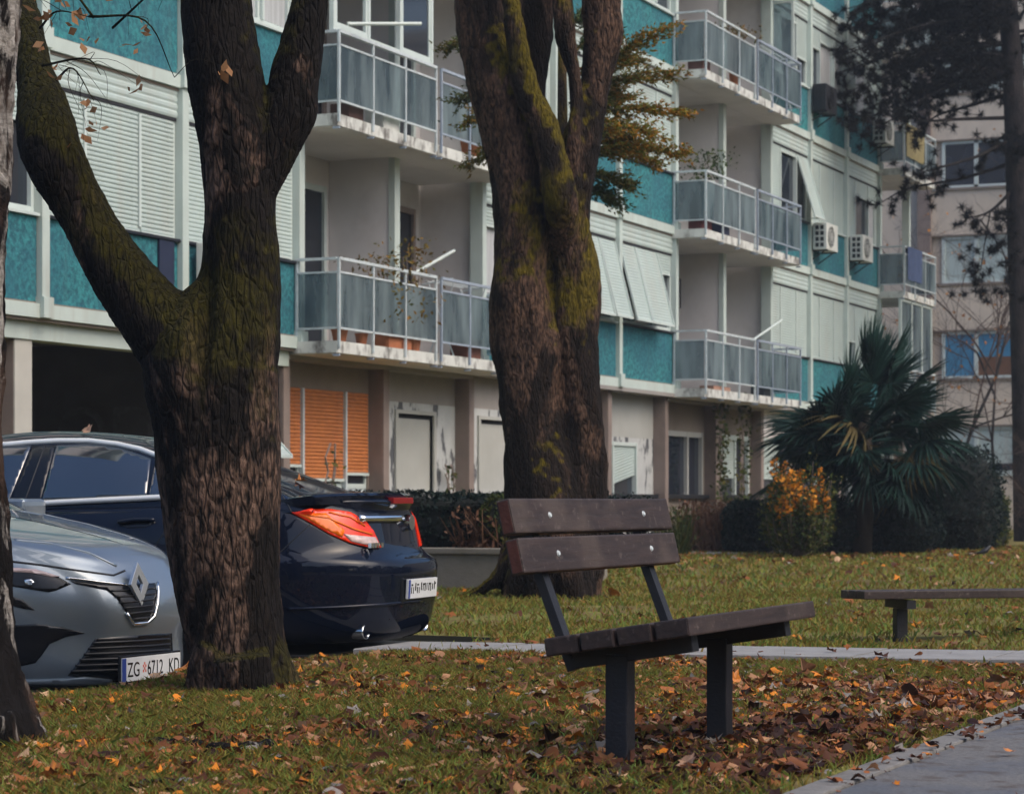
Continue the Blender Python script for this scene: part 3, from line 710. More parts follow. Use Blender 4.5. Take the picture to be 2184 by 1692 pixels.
def cloth(y0, y1, i, label, mat):
    t = T(i); mb = MB(); n = 10; x = X0+.632
    for q in range(n):
        a, b2 = y0+(y1-y0)*q/n, y0+(y1-y0)*(q+1)/n; xa, xb = x+.012*math.sin(q*1.7), x+.012*math.sin((q+1)*1.7)
        mb.quad((xa, a, t+.2), (xb, b2, t+.2), (x, b2, t+.93), (x, a, t+.93)); mb.quad((x, a, t+.93), (x, b2, t+.93), (x-.06, b2, t+.93), (x-.06, a, t+.93)); mb.quad((x-.06, a, t+.93), (x-.06, b2, t+.93), (x-.065, b2, t+.5), (x-.065, a, t+.5))
    o = mb.build('cloth', mat, smooth=True); tag(o, label, 'cloth')
cloth(K(12)+.1, K(12)+1.4, 2, 'dark blue cloth hung over the rail of the second-floor end balcony', M['fabricblue'])
cloth(K(12)+.0, K(12)+1.6, 3, 'mustard yellow cloth hung over the rail of the top end balcony', simple('mustard_cloth', (.26,.22,.10), .9, .1, 6))

# ================================================================== beige building closing the street
YB = 70.0
G = empty('beige_building', (-6, YB, -.22)); tag(G, 'beige apartment house across the end of the lawn with wide white windows', 'building')
def gp(mb, name, mat, parent=None):
    lx, ly, lz = G.location; mb.V = [(x-lx, y-ly, z-lz) for x, y, z in mb.V]; return mb.build(name, mat, parent or G)
gp(MB().box(-40, 25, YB+.15, YB+12, -.3, 16), 'wall', M['beige'])
FL = 2.785
M['bluewin'] = simple('blue_blind', (.055,.24,.42), .5, .1, 2)
M['brownbox'] = simple('brown_board', (.16,.075,.04), .8, .15, 4)
for fl in range(0, 6):
    z0 = 1.62+FL*fl
    # parapet band below each window strip
    gp(MB().box(-17.2, 25, YB, YB+.149, z0-1.36 if fl else -.3, z0-.07), 'parapet_band', M['beige'])
    gp(MB().box(-17.25, 25, YB-.06, YB+.145, z0-.07, z0-.0), 'sill_band', M['base'] if fl else M['frame'])
    gp(MB().box(-17.2, 25, YB-.02, YB+.146, z0+1.375, z0+1.42), 'lintel_band', M['base'])
    for q in range(9):
        x0 = -16.9+q*2.35; x1 = x0+2.2
        f = MB()
        for (a, b2, c, d) in ((x0, x0+.09, z0, z0+1.37), (x1-.09, x1, z0, z0+1.37), (x0+.95, x0+1.07, z0, z0+1.37), (x0+.09, x1-.09, z0, z0+.08), (x0+.09, x1-.09, z0+1.29, z0+1.37)): f.box(a, b2, YB+.04, YB+.11, c, d)
        w = gp(f, 'window', M['frame'])
        st = 'white' if (q+fl*2) % 4 in (0, 1, 3) else 'glass'
        if fl == 1 and q == 0: st = 'blue'
        if fl == 1 and q == 1: st = 'blue'
        for (a, b2, j) in ((x0+.09, x0+.95, 0), (x0+1.07, x1-.09, 1)):
            m = {'white': M['shutter'], 'glass': M['darkglass'], 'blue': M['bluewin']}[st]
            gp(MB().box(a, b2, YB+.09, YB+.1, z0+.08, z0+1.29), 'pane', m, w)
            if st == 'white' and fl == 0: gp(MB().box(a, b2, YB+.075, YB+.088, z0+.1, z0+.30), 'open_gap', M['darkglass'], w)
        if st == 'blue': gp(MB().box(x0+1.07, x1-.09, YB+.07, YB+.085, z0+.08, z0+.62), 'lower_board', M['brownbox'], w)
gp(MB().box(-17.6, -17.2, YB-.12, YB+.146, -.3, 16), 'corner_strip', M['pillar'])
# ================================================================== trees
def catmull(pts, n=8):
    P = [np.array(p, float) for p in pts]; out = []
    P = [2*P[0]-P[1]]+P+[2*P[-1]-P[-2]]
    for i in range(1, len(P)-2):
        for q in range(n):
            t = q/n; a, b, c, d = P[i-1], P[i], P[i+1], P[i+2]
            out.append(.5*((2*b)+(-a+c)*t+(2*a-5*b+4*c-d)*t*t+(-a+3*b-3*c+d)*t**3))
    out.append(P[-2]); return out
def trunk_obj(name, paths, voxel, mat, parent, origin, ridge=.012, lump=.025, freq=14, vstretch=.22, smooth=8, seed=1, extra=None):
    mb = MB()
    for path in paths:
        pr = catmull([(p[0], p[1], p[2], r) for p, r in path], 6)
        mb.tube([Vector(q[:3]) for q in pr], [max(.01, q[3]) for q in pr], 20)
    tmp = mb.build('tmp', None); md = tmp.modifiers.new('r', 'REMESH'); md.mode = 'VOXEL'; md.voxel_size = voxel
    sm = tmp.modifiers.new('s', 'SMOOTH'); sm.iterations = smooth; sm.factor = .5
    dg = bpy.context.evaluated_depsgraph_get(); ev = tmp.evaluated_get(dg); me = bpy.data.meshes.new_from_object(ev)
    n = len(me.vertices); V = np.empty(n*3, np.float32); me.vertices.foreach_get('co', V); V = V.reshape(-1, 3).astype(float)
    Nn = np.empty(n*3, np.float32); me.vertex_normals.foreach_get('vector', Nn); Nn = Nn.reshape(-1, 3)
    old = tmp.data; bpy.data.objects.remove(tmp); bpy.data.meshes.remove(old)
    st = np.array([1, 1, vstretch]); W = V + .05*np.stack([vnoise(V*4, 11), vnoise(V*4, 12), vnoise(V*4, 13)], 1)
    rid = 1-np.abs(vnoise(W*st*freq, seed))*1.0; rid2 = 1-np.abs(vnoise(W*st*freq*2.3, seed+1))
    d = lump*vnoise(V*3.0*np.array([1, 1, .6]), seed+2)+ridge*(rid-.6)+ridge*.5*(rid2-.6)+ridge*.35*vnoise(V*st*freq*6, seed+3)
    if extra is not None: d = d+extra(V)
    V = V+Nn*d[:, None]-np.array(origin)
    me.vertices.foreach_set('co', V.astype(np.float32).ravel()); me.polygons.foreach_set('use_smooth', [True]*len(me.polygons))
    me.name = name; me.materials.clear(); me.materials.append(mat); me.update()
    return link_mesh(name, me, None, parent)
def pxpath(pts, d0, dd=0.0):
    """[(px,py,halfwidth_px[,depth offset])] -> [(point, radius)]"""
    out = []
    for q in pts:
        d = d0+(q[3] if len(q) > 3 else 0.0)
        out.append((at_depth(q[0], q[1], d), q[2]*d/FPX))
    return out
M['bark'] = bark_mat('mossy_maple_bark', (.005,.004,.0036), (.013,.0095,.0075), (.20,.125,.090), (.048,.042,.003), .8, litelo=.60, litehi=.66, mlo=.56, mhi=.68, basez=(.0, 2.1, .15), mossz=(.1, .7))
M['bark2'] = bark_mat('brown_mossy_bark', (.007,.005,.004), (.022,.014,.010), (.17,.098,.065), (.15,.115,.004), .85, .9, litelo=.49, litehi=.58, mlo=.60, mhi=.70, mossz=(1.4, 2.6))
def twig_system(base, tips, mat, leafmat, parent, origin, rad=.010, leaves=14, lsize=.06, seed=3):
    rnd = random.Random(seed); mb = MB(); LP = []
    for tip in tips:
        p0 = Vector(base if not isinstance(tip, tuple) or len(tip) < 2 else tip[0]); p1 = Vector(tip[1] if isinstance(tip, tuple) else tip)
        mid = (p0+p1)/2+Vector((rnd.uniform(-.1,.1), rnd.uniform(-.1,.1), rnd.uniform(.02,.12)))
        pts = [Vector(q[:3]) for q in catmull([p0, mid, p1], 6)]
        mb.tube(pts, [rad*(1-.75*i/(len(pts)-1)) for i in range(len(pts))], 5)
        for q in range(3, len(pts)):
            if rnd.random() < .55:
                dd = Vector((rnd.uniform(-1,1), rnd.uniform(-1,1), rnd.uniform(-1.2,.5))).normalized()*rnd.uniform(.10, .34)
                e = pts[q]+dd; m2 = pts[q]+dd*.5+Vector((rnd.gauss(0, .04), rnd.gauss(0, .04), .05)); cc_ = [Vector(w[:3]) for w in catmull([pts[q], m2, e], 4)]; mb.tube(cc_, [rad*.30*(1-.7*i/(len(cc_)-1)) for i in range(len(cc_))], 4)
                LP += [e, m2]
    mb.V = [(x-origin[0], y-origin[1], z-origin[2]) for x, y, z in mb.V]
    tw = mb.build('twigs', mat, parent, smooth=True)
    if leaves:
        pick = rnd.sample(LP, min(leaves, len(LP)))
        P = np.array([[p.x-origin[0], p.y-origin[1], p.z-origin[2]-.03] for p in pick]); PP = np.repeat(P, 4, 0)+rng.normal(0, .025, (len(P)*4, 3))
        v, q = leaf_cloud(len(PP), lambda m: PP, lsize, .6); npmesh('dry_leaves', v, q, [leafmat], parent=parent)
M['dryleaf'] = leaf_mat('dry_tan_leaf', [(.22,.10,.04), (.36,.19,.09), (.45,.27,.15)])
# --- leaning forked maple left of centre
o1 = on_ground(515, 1478); t1 = empty('maple_tree', o1); tag(t1, 'dark mossy forked tree trunk with a limb leaning left in front of the parked cars', 'tree')
D1 = 10.72
p_main = pxpath([(524,1520,150),(521,1470,126),(510,1400,108),(492,1280,112),(480,1150,121),(470,1000,128),(462,880,132),(452,780,140),(480,690,118),(505,600,88),(508,480,74),(507,380,74),(500,280,80),(478,160,80),(462,60,76),(452,-40,74),(440,-300,66),(470,-800,50),(420,-1500,26)], D1)
p_left = pxpath([(445,800,95),(385,730,92),(312,650,72),(232,545,62),(168,430,61),(112,310,66),(82,190,52,.2),(62,90,40,.4),(30,-20,32,.7),(-60,-200,28,1.0),(-200,-600,22,1.5)], D1, 0)
p_side = pxpath([(520,430,50),(568,330,52),(610,240,50),(632,150,46),(648,80,40),(664,0,36),(690,-120,32),(760,-500,26)], D1)
flares = [pxpath([(540,1370,66),(590,1445,48),(645,1490,26),(690,1512,8)], D1-.05), pxpath([(470,1390,60),(430,1460,40),(390,1490,22)], D1-.12), pxpath([(520,1400,60),(535,1470,50),(545,1520,30)], D1-.22)]
def hollow1(V):
    c = np.array(at_depth(432, 700, D1-.24)); dx = (V-c)
    r2 = (dx@np.array([C, S, 0]))**2/.05**2+dx[:, 2]**2/.30**2+(dx@np.array([-S, C, 0]))**2/.25**2
    k = np.array(at_depth(650, 250, D1)); e = V-k; r3 = (e**2).sum(1)/.09**2
    return -.07*np.exp(-r2)+.02*np.exp(-r3)
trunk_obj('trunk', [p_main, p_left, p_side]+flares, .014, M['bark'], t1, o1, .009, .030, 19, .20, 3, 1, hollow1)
twig_system(None, [(at_depth(85,60,D1+.1), at_depth(200,38,D1-.3)), (at_depth(190,35,D1-.3), at_depth(372,165,D1-.4)), (at_depth(90,140,D1), at_depth(215,160,D1-.4)), (at_depth(120,170,D1), at_depth(200,215,D1-.3)), (at_depth(240,60,D1-.3), at_depth(330,-30,D1-.5)), (at_depth(200,38,D1-.3), at_depth(120,-40,D1-.5))], M['bark'], M['dryleaf'], t1, o1, .0065, 20, .05)
# --- double-stemmed mossy tree in the middle
o2 = on_ground(1185, 1276); t2 = empty('maple_tree', o2); tag(t2, 'thick double-stemmed tree with yellow moss standing behind the bench backrest', 'tree', None)
D2 = 21.0
q_l = pxpath([(1170,1320,120),(1172,1270,108),(1176,1200,98),(1168,1100,90),(1150,1000,76),(1140,900,66),(1130,800,68),(1116,720,70),(1110,640,66),(1112,560,58),(1112,470,58),(1108,400,58),(1096,310,64),(1072,220,62),(1050,130,60),(1034,60,54),(1026,0,50),(1010,-150,44),(960,-500,34)], D2)
q_r = pxpath([(1225,1300,60),(1228,1150,62),(1232,1000,60),(1234,880,54),(1230,760,52),(1226,640,50),(1222,540,48),(1220,440,46),(1232,340,52),(1258,240,44),(1276,150,40),(1286,70,40),(1280,0,40),(1290,-150,38),(1340,-500,30)], D2+.1)
q_m = pxpath([(1150,520,40,.25),(1140,420,38,.3),(1140,300,34,.3),(1140,150,34,.35),(1142,0,32,.4),(1150,-300,26,.5)], D2)
q_d = pxpath([(1200,520,30),(1196,430,30,-.3),(1184,350,26,-.35),(1160,270,23,-.35),(1128,200,20,-.35),(1106,120,19,-.35),(1092,30,19,-.35),(1082,-60,18,-.3),(1060,-300,14,-.3)], D2)
q_y = pxpath([(1215,420,30),(1222,320,20,-.1),(1228,200,17,-.1),(1212,100,20,-.1),(1200,0,20,-.1),(1190,-150,18,0)], D2)
rts = [pxpath([(1110,1180,45),(1060,1235,22),(1005,1268,17),(955,1288,9)], D2-.1), pxpath([(1130,1200,50),(1095,1260,26),(1070,1295,12)], D2-.35), pxpath([(1190,1210,50),(1225,1270,30),(1262,1290,10)], D2-.3), pxpath([(1150,1200,50),(1140,1275,26),(1130,1300,10)], D2-.4)]
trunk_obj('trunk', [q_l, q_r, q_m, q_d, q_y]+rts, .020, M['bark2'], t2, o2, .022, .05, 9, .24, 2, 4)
# --- birch cut by the left edge
o3 = on_ground(-40, 1592); t3 = empty('birch_tree', o3); tag(t3, 'pale birch trunk with black bark patches cut by the left edge of the picture', 'tree')
def birch_mat():
    m, nt, b = new_mat('birch_bark')
    n1 = noise(nt, 7, 6, (1, 1, .45), .65, .8); n2 = noise(nt, 30, 4, (1, 1, 3)); n3 = noise(nt, 6, 5, (1, 1, .5))
    c = mixcol(nt, ramp(nt, n2, .35, .7), (.20,.18,.16), (.42,.40,.37))
    g = nt.nodes.new('ShaderNodeNewGeometry'); sx = nt.nodes.new('ShaderNodeSeparateXYZ'); nt.links.new(g.outputs['Position'], sx.inputs[0])
    low = ramp(nt, sx.outputs[2], .3, 2.6, .12, .015)
    ad = nt.nodes.new('ShaderNodeMath'); ad.operation = 'ADD'; nt.links.new(n1, ad.inputs[0]); nt.links.new(low, ad.inputs[1])
    c = mixcol(nt, ramp(nt, ad.outputs[0], .50, .58), c, (.010,.009,.009))
    c = mixcol(nt, ramp(nt, n3, .55, .66, 0, .75), c, (.075,.048,.036))
    nt.links.new(c, b.inputs['Base Color']); b.inputs['Roughness'].default_value = .9; b.inputs['Specular IOR Level'].default_value = .08
    bump(nt, b, ad.outputs[0], 1.0, .07); return m
M['birch'] = birch_mat()
D3 = 8.35
b_m = pxpath([(-30,1640,150),(-42,1580,128),(-62,1480,105),(-78,1360,96),(-84,1200,98),(-88,1000,98),(-86,800,98),(-80,600,98),(-72,450,98),(-62,300,97),(-52,150,96),(-44,0,94),(-20,-400,84),(20,-1000,60),(-40,-1700,30)], D3)
b_r = [pxpath([(-10,1520,50),(40,1560,36),(80,1590,20),(118,1612,8)], D3-.05), pxpath([(-30,1540,60),(0,1610,40),(20,1650,16)], D3-.2)]
trunk_obj('trunk', [b_m]+b_r, .012, M['birch'], t3, o3, .020, .028, 12, .30, 3, 9)

# --- pine at the right edge
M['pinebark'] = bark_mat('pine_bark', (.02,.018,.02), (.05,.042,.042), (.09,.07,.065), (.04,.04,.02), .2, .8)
M['needle'] = leaf_mat('pine_needles', [(.006,.007,.009), (.010,.012,.013), (.030,.020,.014)], .6, .1)
o4 = at_depth(2172, 1150, 50.0); o4.z = 0; D4 = 50.0
t4 = empty('pine_tree', o4); tag(t4, 'dark pine with drooping needle branches at the right edge', 'tree')
pm = pxpath([(2192,1170,30),(2186,1000,26),(2182,800,25),(2172,500,24),(2166,300,23),(2160,150,22),(2150,0,20),(2140,-300,17),(2130,-800,10)], D4)
mbp = MB(); mbb = MB(); TUFT = []
pr = catmull([(p[0], p[1], p[2], r) for p, r in pm], 6); mbp.tube([Vector(q[:3]) for q in pr], [q[3] for q in pr], 14)
rndp = random.Random(5)
def pine_branch(pts, r0=.045, dens=1.0, tuft_from=.35, sub=9):
    c = [Vector(q[:3]) for q in catmull(pts, 6)]; n = len(c)
    mbb.tube(c, [r0*(1-.8*i/(n-1)) for i in range(n)], 6)
    for i in range(n):
        if i/(n-1) < tuft_from: continue
        for _ in range(max(1, int(sub*dens/6+rndp.random()))):
            d = Vector((rndp.gauss(0, 1), rndp.gauss(0, 1), rndp.gauss(-.15, .7))).normalized()*rndp.uniform(.18, .62)
            e = c[i]+d; m = c[i]+d*.5+Vector((0, 0, -.04)); mbb.tube([c[i], m, e], [r0*.3, r0*.22, r0*.12], 4)
            TUFT.append(e); 
            if rndp.random() < .8: TUFT.append(m)
    TUFT.append(c[-1])
def pb(pts, **kw): pine_branch([at_depth(a, b, D4+d) for a, b, d in pts], **kw)
pb([(2155,251,0),(2050,254,-.5),(1975,258,-.9),(1935,250,-1.2)], dens=.35, tuft_from=.6)
pb([(2152,200,0),(2070,225,.6),(1998,247,1.2),(1950,285,1.5)], dens=.6, tuft_from=.4)
pb([(2152,299,0),(2080,335,-.8),(1992,360,-1.5),(1950,372,-1.8)], dens=.35, tuft_from=.6)
pb([(2178,341,0),(2060,378,.6),(1938,402,1.0),(1872,436,1.3)], dens=.10, tuft_from=.3)
pb([(2165,400,0),(2112,450,-.5),(2061,466,-.9)], dens=.4, tuft_from=.35)
pb([(2112,450,-.5),(2100,520,-.6),(2090,585,-.7),(2080,620,-.7)], r0=.02, dens=.35, tuft_from=.2)
pb([(2150,420,-.2),(2152,470,-.6),(2140,520,-.8)], r0=.02, dens=.4, tuft_from=.3)
pb([(2092,470,-.5),(2140,540,-.6),(2150,620,-.7)], r0=.02, dens=.25, tuft_from=.4)
for (ys, tips) in ((150, [(1880,268,-1.5),(1812,272,-.6),(1795,255,.5)]), (90, [(1790,205,-.8),(1770,160,.3),(1840,190,1.3)]), (40, [(1800,110,-1.2),(1765,130,.2),(1830,60,.8)]),
                   (-20, [(1800,20,-.8),(1850,100,.9),(1790,60,.3)]), (120, [(1950,190,.8),(1900,150,-.8),(2000,170,1.6)]), (60, [(1900,80,1.5),(1960,110,-1.4),(2020,60,1.0)]), (20, [(1880,20,0),(1980,30,1.4),(2060,100,-1.4)]),
                   (-60, [(1860,-30,-.4),(1960,-40,.9),(2040,20,-1.2)]), (170, [(2060,165,-1.6),(2080,140,1.5)]), (0, [(2090,60,2.0),(2110,20,-2.0),(2050,-10,1.8)])):
    for (a, b, d) in tips:
        st = at_depth(2160, ys, D4); e = at_depth(a, b, D4+d); m = (st+e)/2+Vector((0, 0, .22))
        pine_branch([st, m, e], .04, 1.9, .25, 9)
for q in range(26):           # the rest of the crown, right of and above the picture
    ang = rndp.uniform(-1.7, 2.2); z = rndp.uniform(9.5, 18) if q > 8 else rndp.uniform(7, 11); L = rndp.uniform(1.5, 4.2)*(1-(z-7)/22)
    st = Vector((o4.x, o4.y, z)); e = st+Vector((math.cos(ang)*L, math.sin(ang)*L, rndp.uniform(-.5, .3)))
    pine_branch([st, (st+e)/2+Vector((0, 0, .2)), e], .04, .7, .3, 9)
def shift(mb, o): mb.V = [(x-o.x, y-o.y, z-o.z) for x, y, z in mb.V]; return mb
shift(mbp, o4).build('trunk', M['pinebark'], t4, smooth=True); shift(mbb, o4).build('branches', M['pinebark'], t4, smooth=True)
TP = np.array([tuple(p) for p in TUFT])-np.array(o4); nn = 62
Dn = rng.normal(size=(len(TP)*nn, 3)); Dn[:, 2] += .25; Dn /= np.linalg.norm(Dn, axis=1)[:, None]
Pn = np.repeat(TP, nn, 0)+Dn*.01; Ln = (.10+.09*rng.random(len(Pn)))[:, None]; Sd = np.cross(Dn, rng.normal(size=Dn.shape)); Sd /= np.linalg.norm(Sd, axis=1)[:, None]
Vn = np.stack([Pn-Sd*.009, Pn+Sd*.009, Pn+Dn*Ln], 1).reshape(-1, 3)
npmesh('crown', Vn, np.arange(len(Vn)).reshape(-1, 3), [M['needle']], parent=t4)

# --- flat-sprayed conifer behind the double trunk
M['spray'] = leaf_mat('conifer_spray', [(.03,.05,.01), (.1,.09,.02)], .6, .2, attr=True)
o5 = on_ground(1196, 1245); o5 = at_depth(1196, 1245, 24.5); o5.z = 0; t5 = empty('conifer_tree', o5); tag(t5, 'slender conifer with yellow-tipped flat sprays growing behind the double trunk', 'tree')
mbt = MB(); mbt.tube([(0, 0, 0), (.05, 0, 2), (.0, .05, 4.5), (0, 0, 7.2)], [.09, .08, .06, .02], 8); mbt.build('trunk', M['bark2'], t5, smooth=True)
SV, SC = [], []; mbs = MB(); rs = random.Random(11)
def spray(p0, p1, warm):
    p0, p1 = Vector(p0), Vector(p1); d = (p1-p0); L = d.length; dn = d.normalized(); side = dn.cross(Vector((0, 0, 1))).normalized(); upv = side.cross(dn)
    mid = p0+d*.5+Vector((0, 0, .08)); pts = [Vector(q[:3]) for q in catmull([p0, mid, p1], 7)]
    mbs.tube(pts, [.018*(1-.8*i/(len(pts)-1)) for i in range(len(pts))], 4)
    for i in range(3, len(pts)):
        for s in (-1, 1):
            for rep in range(2 if rs.random() < .45 else 1):
                base = pts[i]+dn*rs.uniform(-.05, .05); ln = rs.uniform(.16, .42)*(1.15-.5*i/len(pts))
                td = (dn*.75+side*s*rs.uniform(.35, 1)+upv*rs.uniform(-.35, .25)).normalized()
                nseg = int(ln/.012)
                for q in range(nseg):
                    b = base+td*(q*.012)+Vector((rs.gauss(0, .022), rs.gauss(0, .022), rs.gauss(0, .022)))
                    for s2 in (-1, 1):
                        nd = (td*1.1+side*s2*rs.uniform(.2, 1)+upv*rs.gauss(0, .55)+Vector((rs.gauss(0, .3), rs.gauss(0, .3), 0))).normalized()*rs.uniform(.03, .065)
                        wd = nd.cross(Vector((rs.gauss(0, 1), rs.gauss(0, 1), rs.gauss(0, 1)))).normalized()*rs.uniform(.007, .014)
                        SV.extend([b-wd, b+wd, b+nd])
                        f = min(1, .10+.5*(i/len(pts))+.7*q/nseg)*warm
                        g = rs.uniform(.6, 1.3); c0 = np.array((.045,.075,.030)); c1 = np.array((.44,.19,.015)) if rs.random() < .5 else np.array((.22,.21,.03))
                        cc = (c0*(1-f)+c1*f)*g; SC.extend([(*cc, 1)]*3)
for (a, b, sx, sy, dd, wm) in ((1412,70,1235,190,-.3,.75),(1450,245,1240,250,.2,.9),(1425,165,1240,200,.5,.55),(1440,330,1230,330,-.3,.8),(1335,395,1225,380,-.2,.25),(1345,300,1230,300,.4,.6),(1390,285,1230,270,-.6,.85),(1310,140,1225,170,.2,.35),
                               (958,105,1160,60,.3,.2),(985,215,1160,190,.2,.15),(1000,260,1160,230,.0,.4),(1010,345,1160,300,.2,.35),(1300,430,1225,400,.1,.1),(1280,90,1220,120,.3,.1),(1290,230,1215,220,.6,.3),(1300,310,1215,290,.7,.4),(1270,40,1215,60,.3,.1),(1330,210,1225,220,.9,.6),(1360,130,1230,150,.8,.4),(1395,350,1230,330,.5,.7)):
    spray(at_depth(sx, sy, 24.5), at_depth(a, b, 24.5+dd), wm)
shift(mbs, o5).build('branches', M['bark2'], t5, smooth=True)
SVn = np.array([tuple(v) for v in SV])-np.array(o5); npmesh('crown', SVn, np.arange(len(SVn)).reshape(-1, 3), [M['spray']], parent=t5, color=np.array(SC))

# --- palm
M['palm'] = leaf_mat('palm_leaf', [(.008,.026,.022), (.013,.042,.034), (.024,.062,.045)], .45, .12)
M['palmold'] = leaf_mat('palm_leaf_old', [(.10,.085,.03), (.16,.12,.05)], .6, .2)
M['palmtrunk'] = simple('palm_trunk_fibre', (.035,.025,.018), .95, .3, 20, .8, 60, stretch=(1, 1, 3))
o6 = on_ground(1838, 1183); t6 = empty('fan_palm', o6); tag(t6, 'dark green fan palm in front of the far balconies', 'palm')
def fan_mesh(seed, mat, nseg=34, droop=.22):
    r = random.Random(seed); V = []; F_ = []; Pl = .70+r.uniform(-.1, .1)
    pts = [(Pl*q/6, 0, -.04*(q/6)**2) for q in range(7)]
    for i, (x, y, z) in enumerate(pts):
        w = .014-.006*i/6; V += [(x, -w, z), (x, w, z), (x, 0, z+.012)]
    for i in range(6):
        b = 3*i; F_ += [(b, b+1, b+4, b+3), (b+1, b+2, b+5, b+4), (b+2, b, b+3, b+5)]
    for q in range(nseg):
        a = math.radians(-128+256*q/(nseg-1)); L = (.62-.14*abs(a)/2.2)*r.uniform(.9, 1.08); dr = droop*r.uniform(.6, 1.5); b = len(V); ns = 5
        for j in range(ns+1):
            u = j/ns; rr = L*u; w = .027*(1-u)**.55*min(1, .25+u*3)+.0015
            cx, cy = Pl+rr*math.cos(a), rr*math.sin(a); cz = -.05-dr*u**2.2+.05*math.cos(a*1.2)*u
            px, py = -math.sin(a)*w, math.cos(a)*w
            V += [(cx+px, cy+py, cz+.4*w), (cx, cy, cz-.2*w), (cx-px, cy-py, cz+.4*w)]
        for j in range(ns):
            c = b+3*j; F_ += [(c, c+1, c+4, c+3), (c+1, c+2, c+5, c+4)]
    me = bpy.data.meshes.new('frond'); me.from_pydata(V, [], F_); me.materials.append(mat); me.update(); return me
fans = [fan_mesh(s, M['palm'], 40, d) for s, d in ((1, .05), (2, .10), (3, .22))]; oldf = fan_mesh(9, M['palmold'], 34, .40)
mb = MB(); mb.tube([(0, 0, -.05), (.02, 0, .6), (0, .02, 1.5), (0, 0, 2.3)], [.15, .16, .17, .11], 14); mb.build('trunk', M['palmtrunk'], t6, smooth=True)
rp = random.Random(21)
for q in range(84):
    el = math.radians(90-135*(q/83)**1.15+rp.uniform(-8, 8)); az = q*2.39996+rp.uniform(-.2, .2)
    me = fans[0] if el > .9 else (fans[1] if el > .1 else fans[2])
    if q in (60, 70, 79): me = oldf
    fo_ = bpy.data.objects.new('frond', me); COL.objects.link(fo_); fo_.parent = t6
    fo_.location = (.06*math.cos(az), .06*math.sin(az), 2.25-.75*(q/83)); fo_.rotation_mode = 'ZYX'
    fo_.rotation_euler = (rp.uniform(-.5, .5), -el, az); s_ = rp.uniform(1.10, 1.45); fo_.scale = (s_, s_, s_)

# --- shrubs and hedges
M['hedgecore'] = simple('hedge_shade', (.008,.011,.009), .95, .2, 6)  # near-black core colour stands for the shade between the leaves
M['hedgeleaf'] = leaf_mat('hedge_leaf', [(.006,.014,.015), (.011,.024,.022), (.020,.036,.024)], .5, .15)
M['bushgreen'] = leaf_mat('bush_leaf', [(.03,.05,.016), (.06,.085,.02), (.12,.10,.02)], .55, .2)
M['berry'] = leaf_mat('orange_berries', [(.55,.17,.012), (.68,.26,.02), (.75,.34,.04)], .45, .1)
def blob(name, dims, n, leafm, label, loc, cat='hedge', round_=4.0, lsize=.06, group=None, rz=0.0, core=M['hedgecore'], wild=0.0):
    """rounded box of leaves over a near-black core that stands for the inner shade; dims = (sx, sy, sz) full sizes, base at loc"""
    o = empty(name, loc, rz); tag(o, label, cat, group); sx, sy, sz = dims
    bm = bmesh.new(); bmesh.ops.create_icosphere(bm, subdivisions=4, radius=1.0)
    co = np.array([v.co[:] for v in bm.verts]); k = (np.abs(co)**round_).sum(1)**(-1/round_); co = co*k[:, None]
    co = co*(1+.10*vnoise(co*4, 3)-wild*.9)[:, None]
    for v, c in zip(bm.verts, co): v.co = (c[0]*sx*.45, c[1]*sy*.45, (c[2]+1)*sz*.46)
    me = bpy.data.meshes.new('shade_core'); bm.to_mesh(me); bm.free(); link_mesh('shade_core', me, core, o)
    def fn(m):
        d = rng.normal(size=(m, 3)); d *= ((np.abs(d)**round_).sum(1)**(-1/round_))[:, None]
        d *= (1+.12*vnoise(d*4, 3)+.08*vnoise(d*9, 4)+wild*vnoise(d*3.1, 7)+wild*.7*vnoise(d*6.3, 8))[:, None]*(1-.16*rng.random(m)**2+.05*rng.random(m))[:, None]
        return np.stack([d[:, 0]*sx*.5, d[:, 1]*sy*.5, np.maximum(.01, (d[:, 2]+1)*sz*.5)], 1)
    v, q = leaf_cloud(n, fn, lsize); npmesh('foliage', v, q, [leafm], parent=o); return o
p = at_depth(1600, 1160, 38.5); p.z = 0; blob('hedge', (.75, .9, .82), 5000, M['hedgeleaf'], 'dark square-cut hedge left of the orange-berried bush', p)
p = at_depth(2040, 1165, 41.0); p.z = 0; blob('round_shrub', (1.5, 1.4, 1.72), 9000, M['hedgeleaf'], 'big dark clipped shrub right of the fan palm', p, 'shrub', 3)
p = at_depth(2085, 1158, 42.0); p.z = 0; blob('hedge', (1.0, .9, 1.0), 5000, M['bushgreen'], 'lower brownish hedge against the right side of the big clipped shrub', p, round_=5)
p = at_depth(1905, 1182, 38.0); p.z = 0; blob('round_shrub', (1.5, 1.0, .95), 6000, M['hedgeleaf'], 'low dark shrub at the foot of the fan palm', p, 'shrub', 2.6)
p = at_depth(1770, 1182, 37.6); p.z = 0; blob('round_shrub', (.9, .8, .9), 4000, M['hedgeleaf'], 'dark shrub between the orange-berried bush and the palm trunk', p, 'shrub', 2.6)
# hedge on the low wall
p = at_depth(965, 1170, 23.9); p.z = .30; blob('hedge', (4.4, .6, .62), 12000, M['hedgeleaf'], 'dark hedge on the low concrete wall behind the dark sedan', (p.x-.5, p.y+.3, .30), round_=6, lsize=.05)
p = at_depth(1062, 1085, 23.5); blob('round_shrub', (.35, .3, .45), 700, M['bushgreen'], 'light green tuft of leaves at the end of the low wall hedge', (p.x, p.y, .45), 'shrub', 2.2, .05)
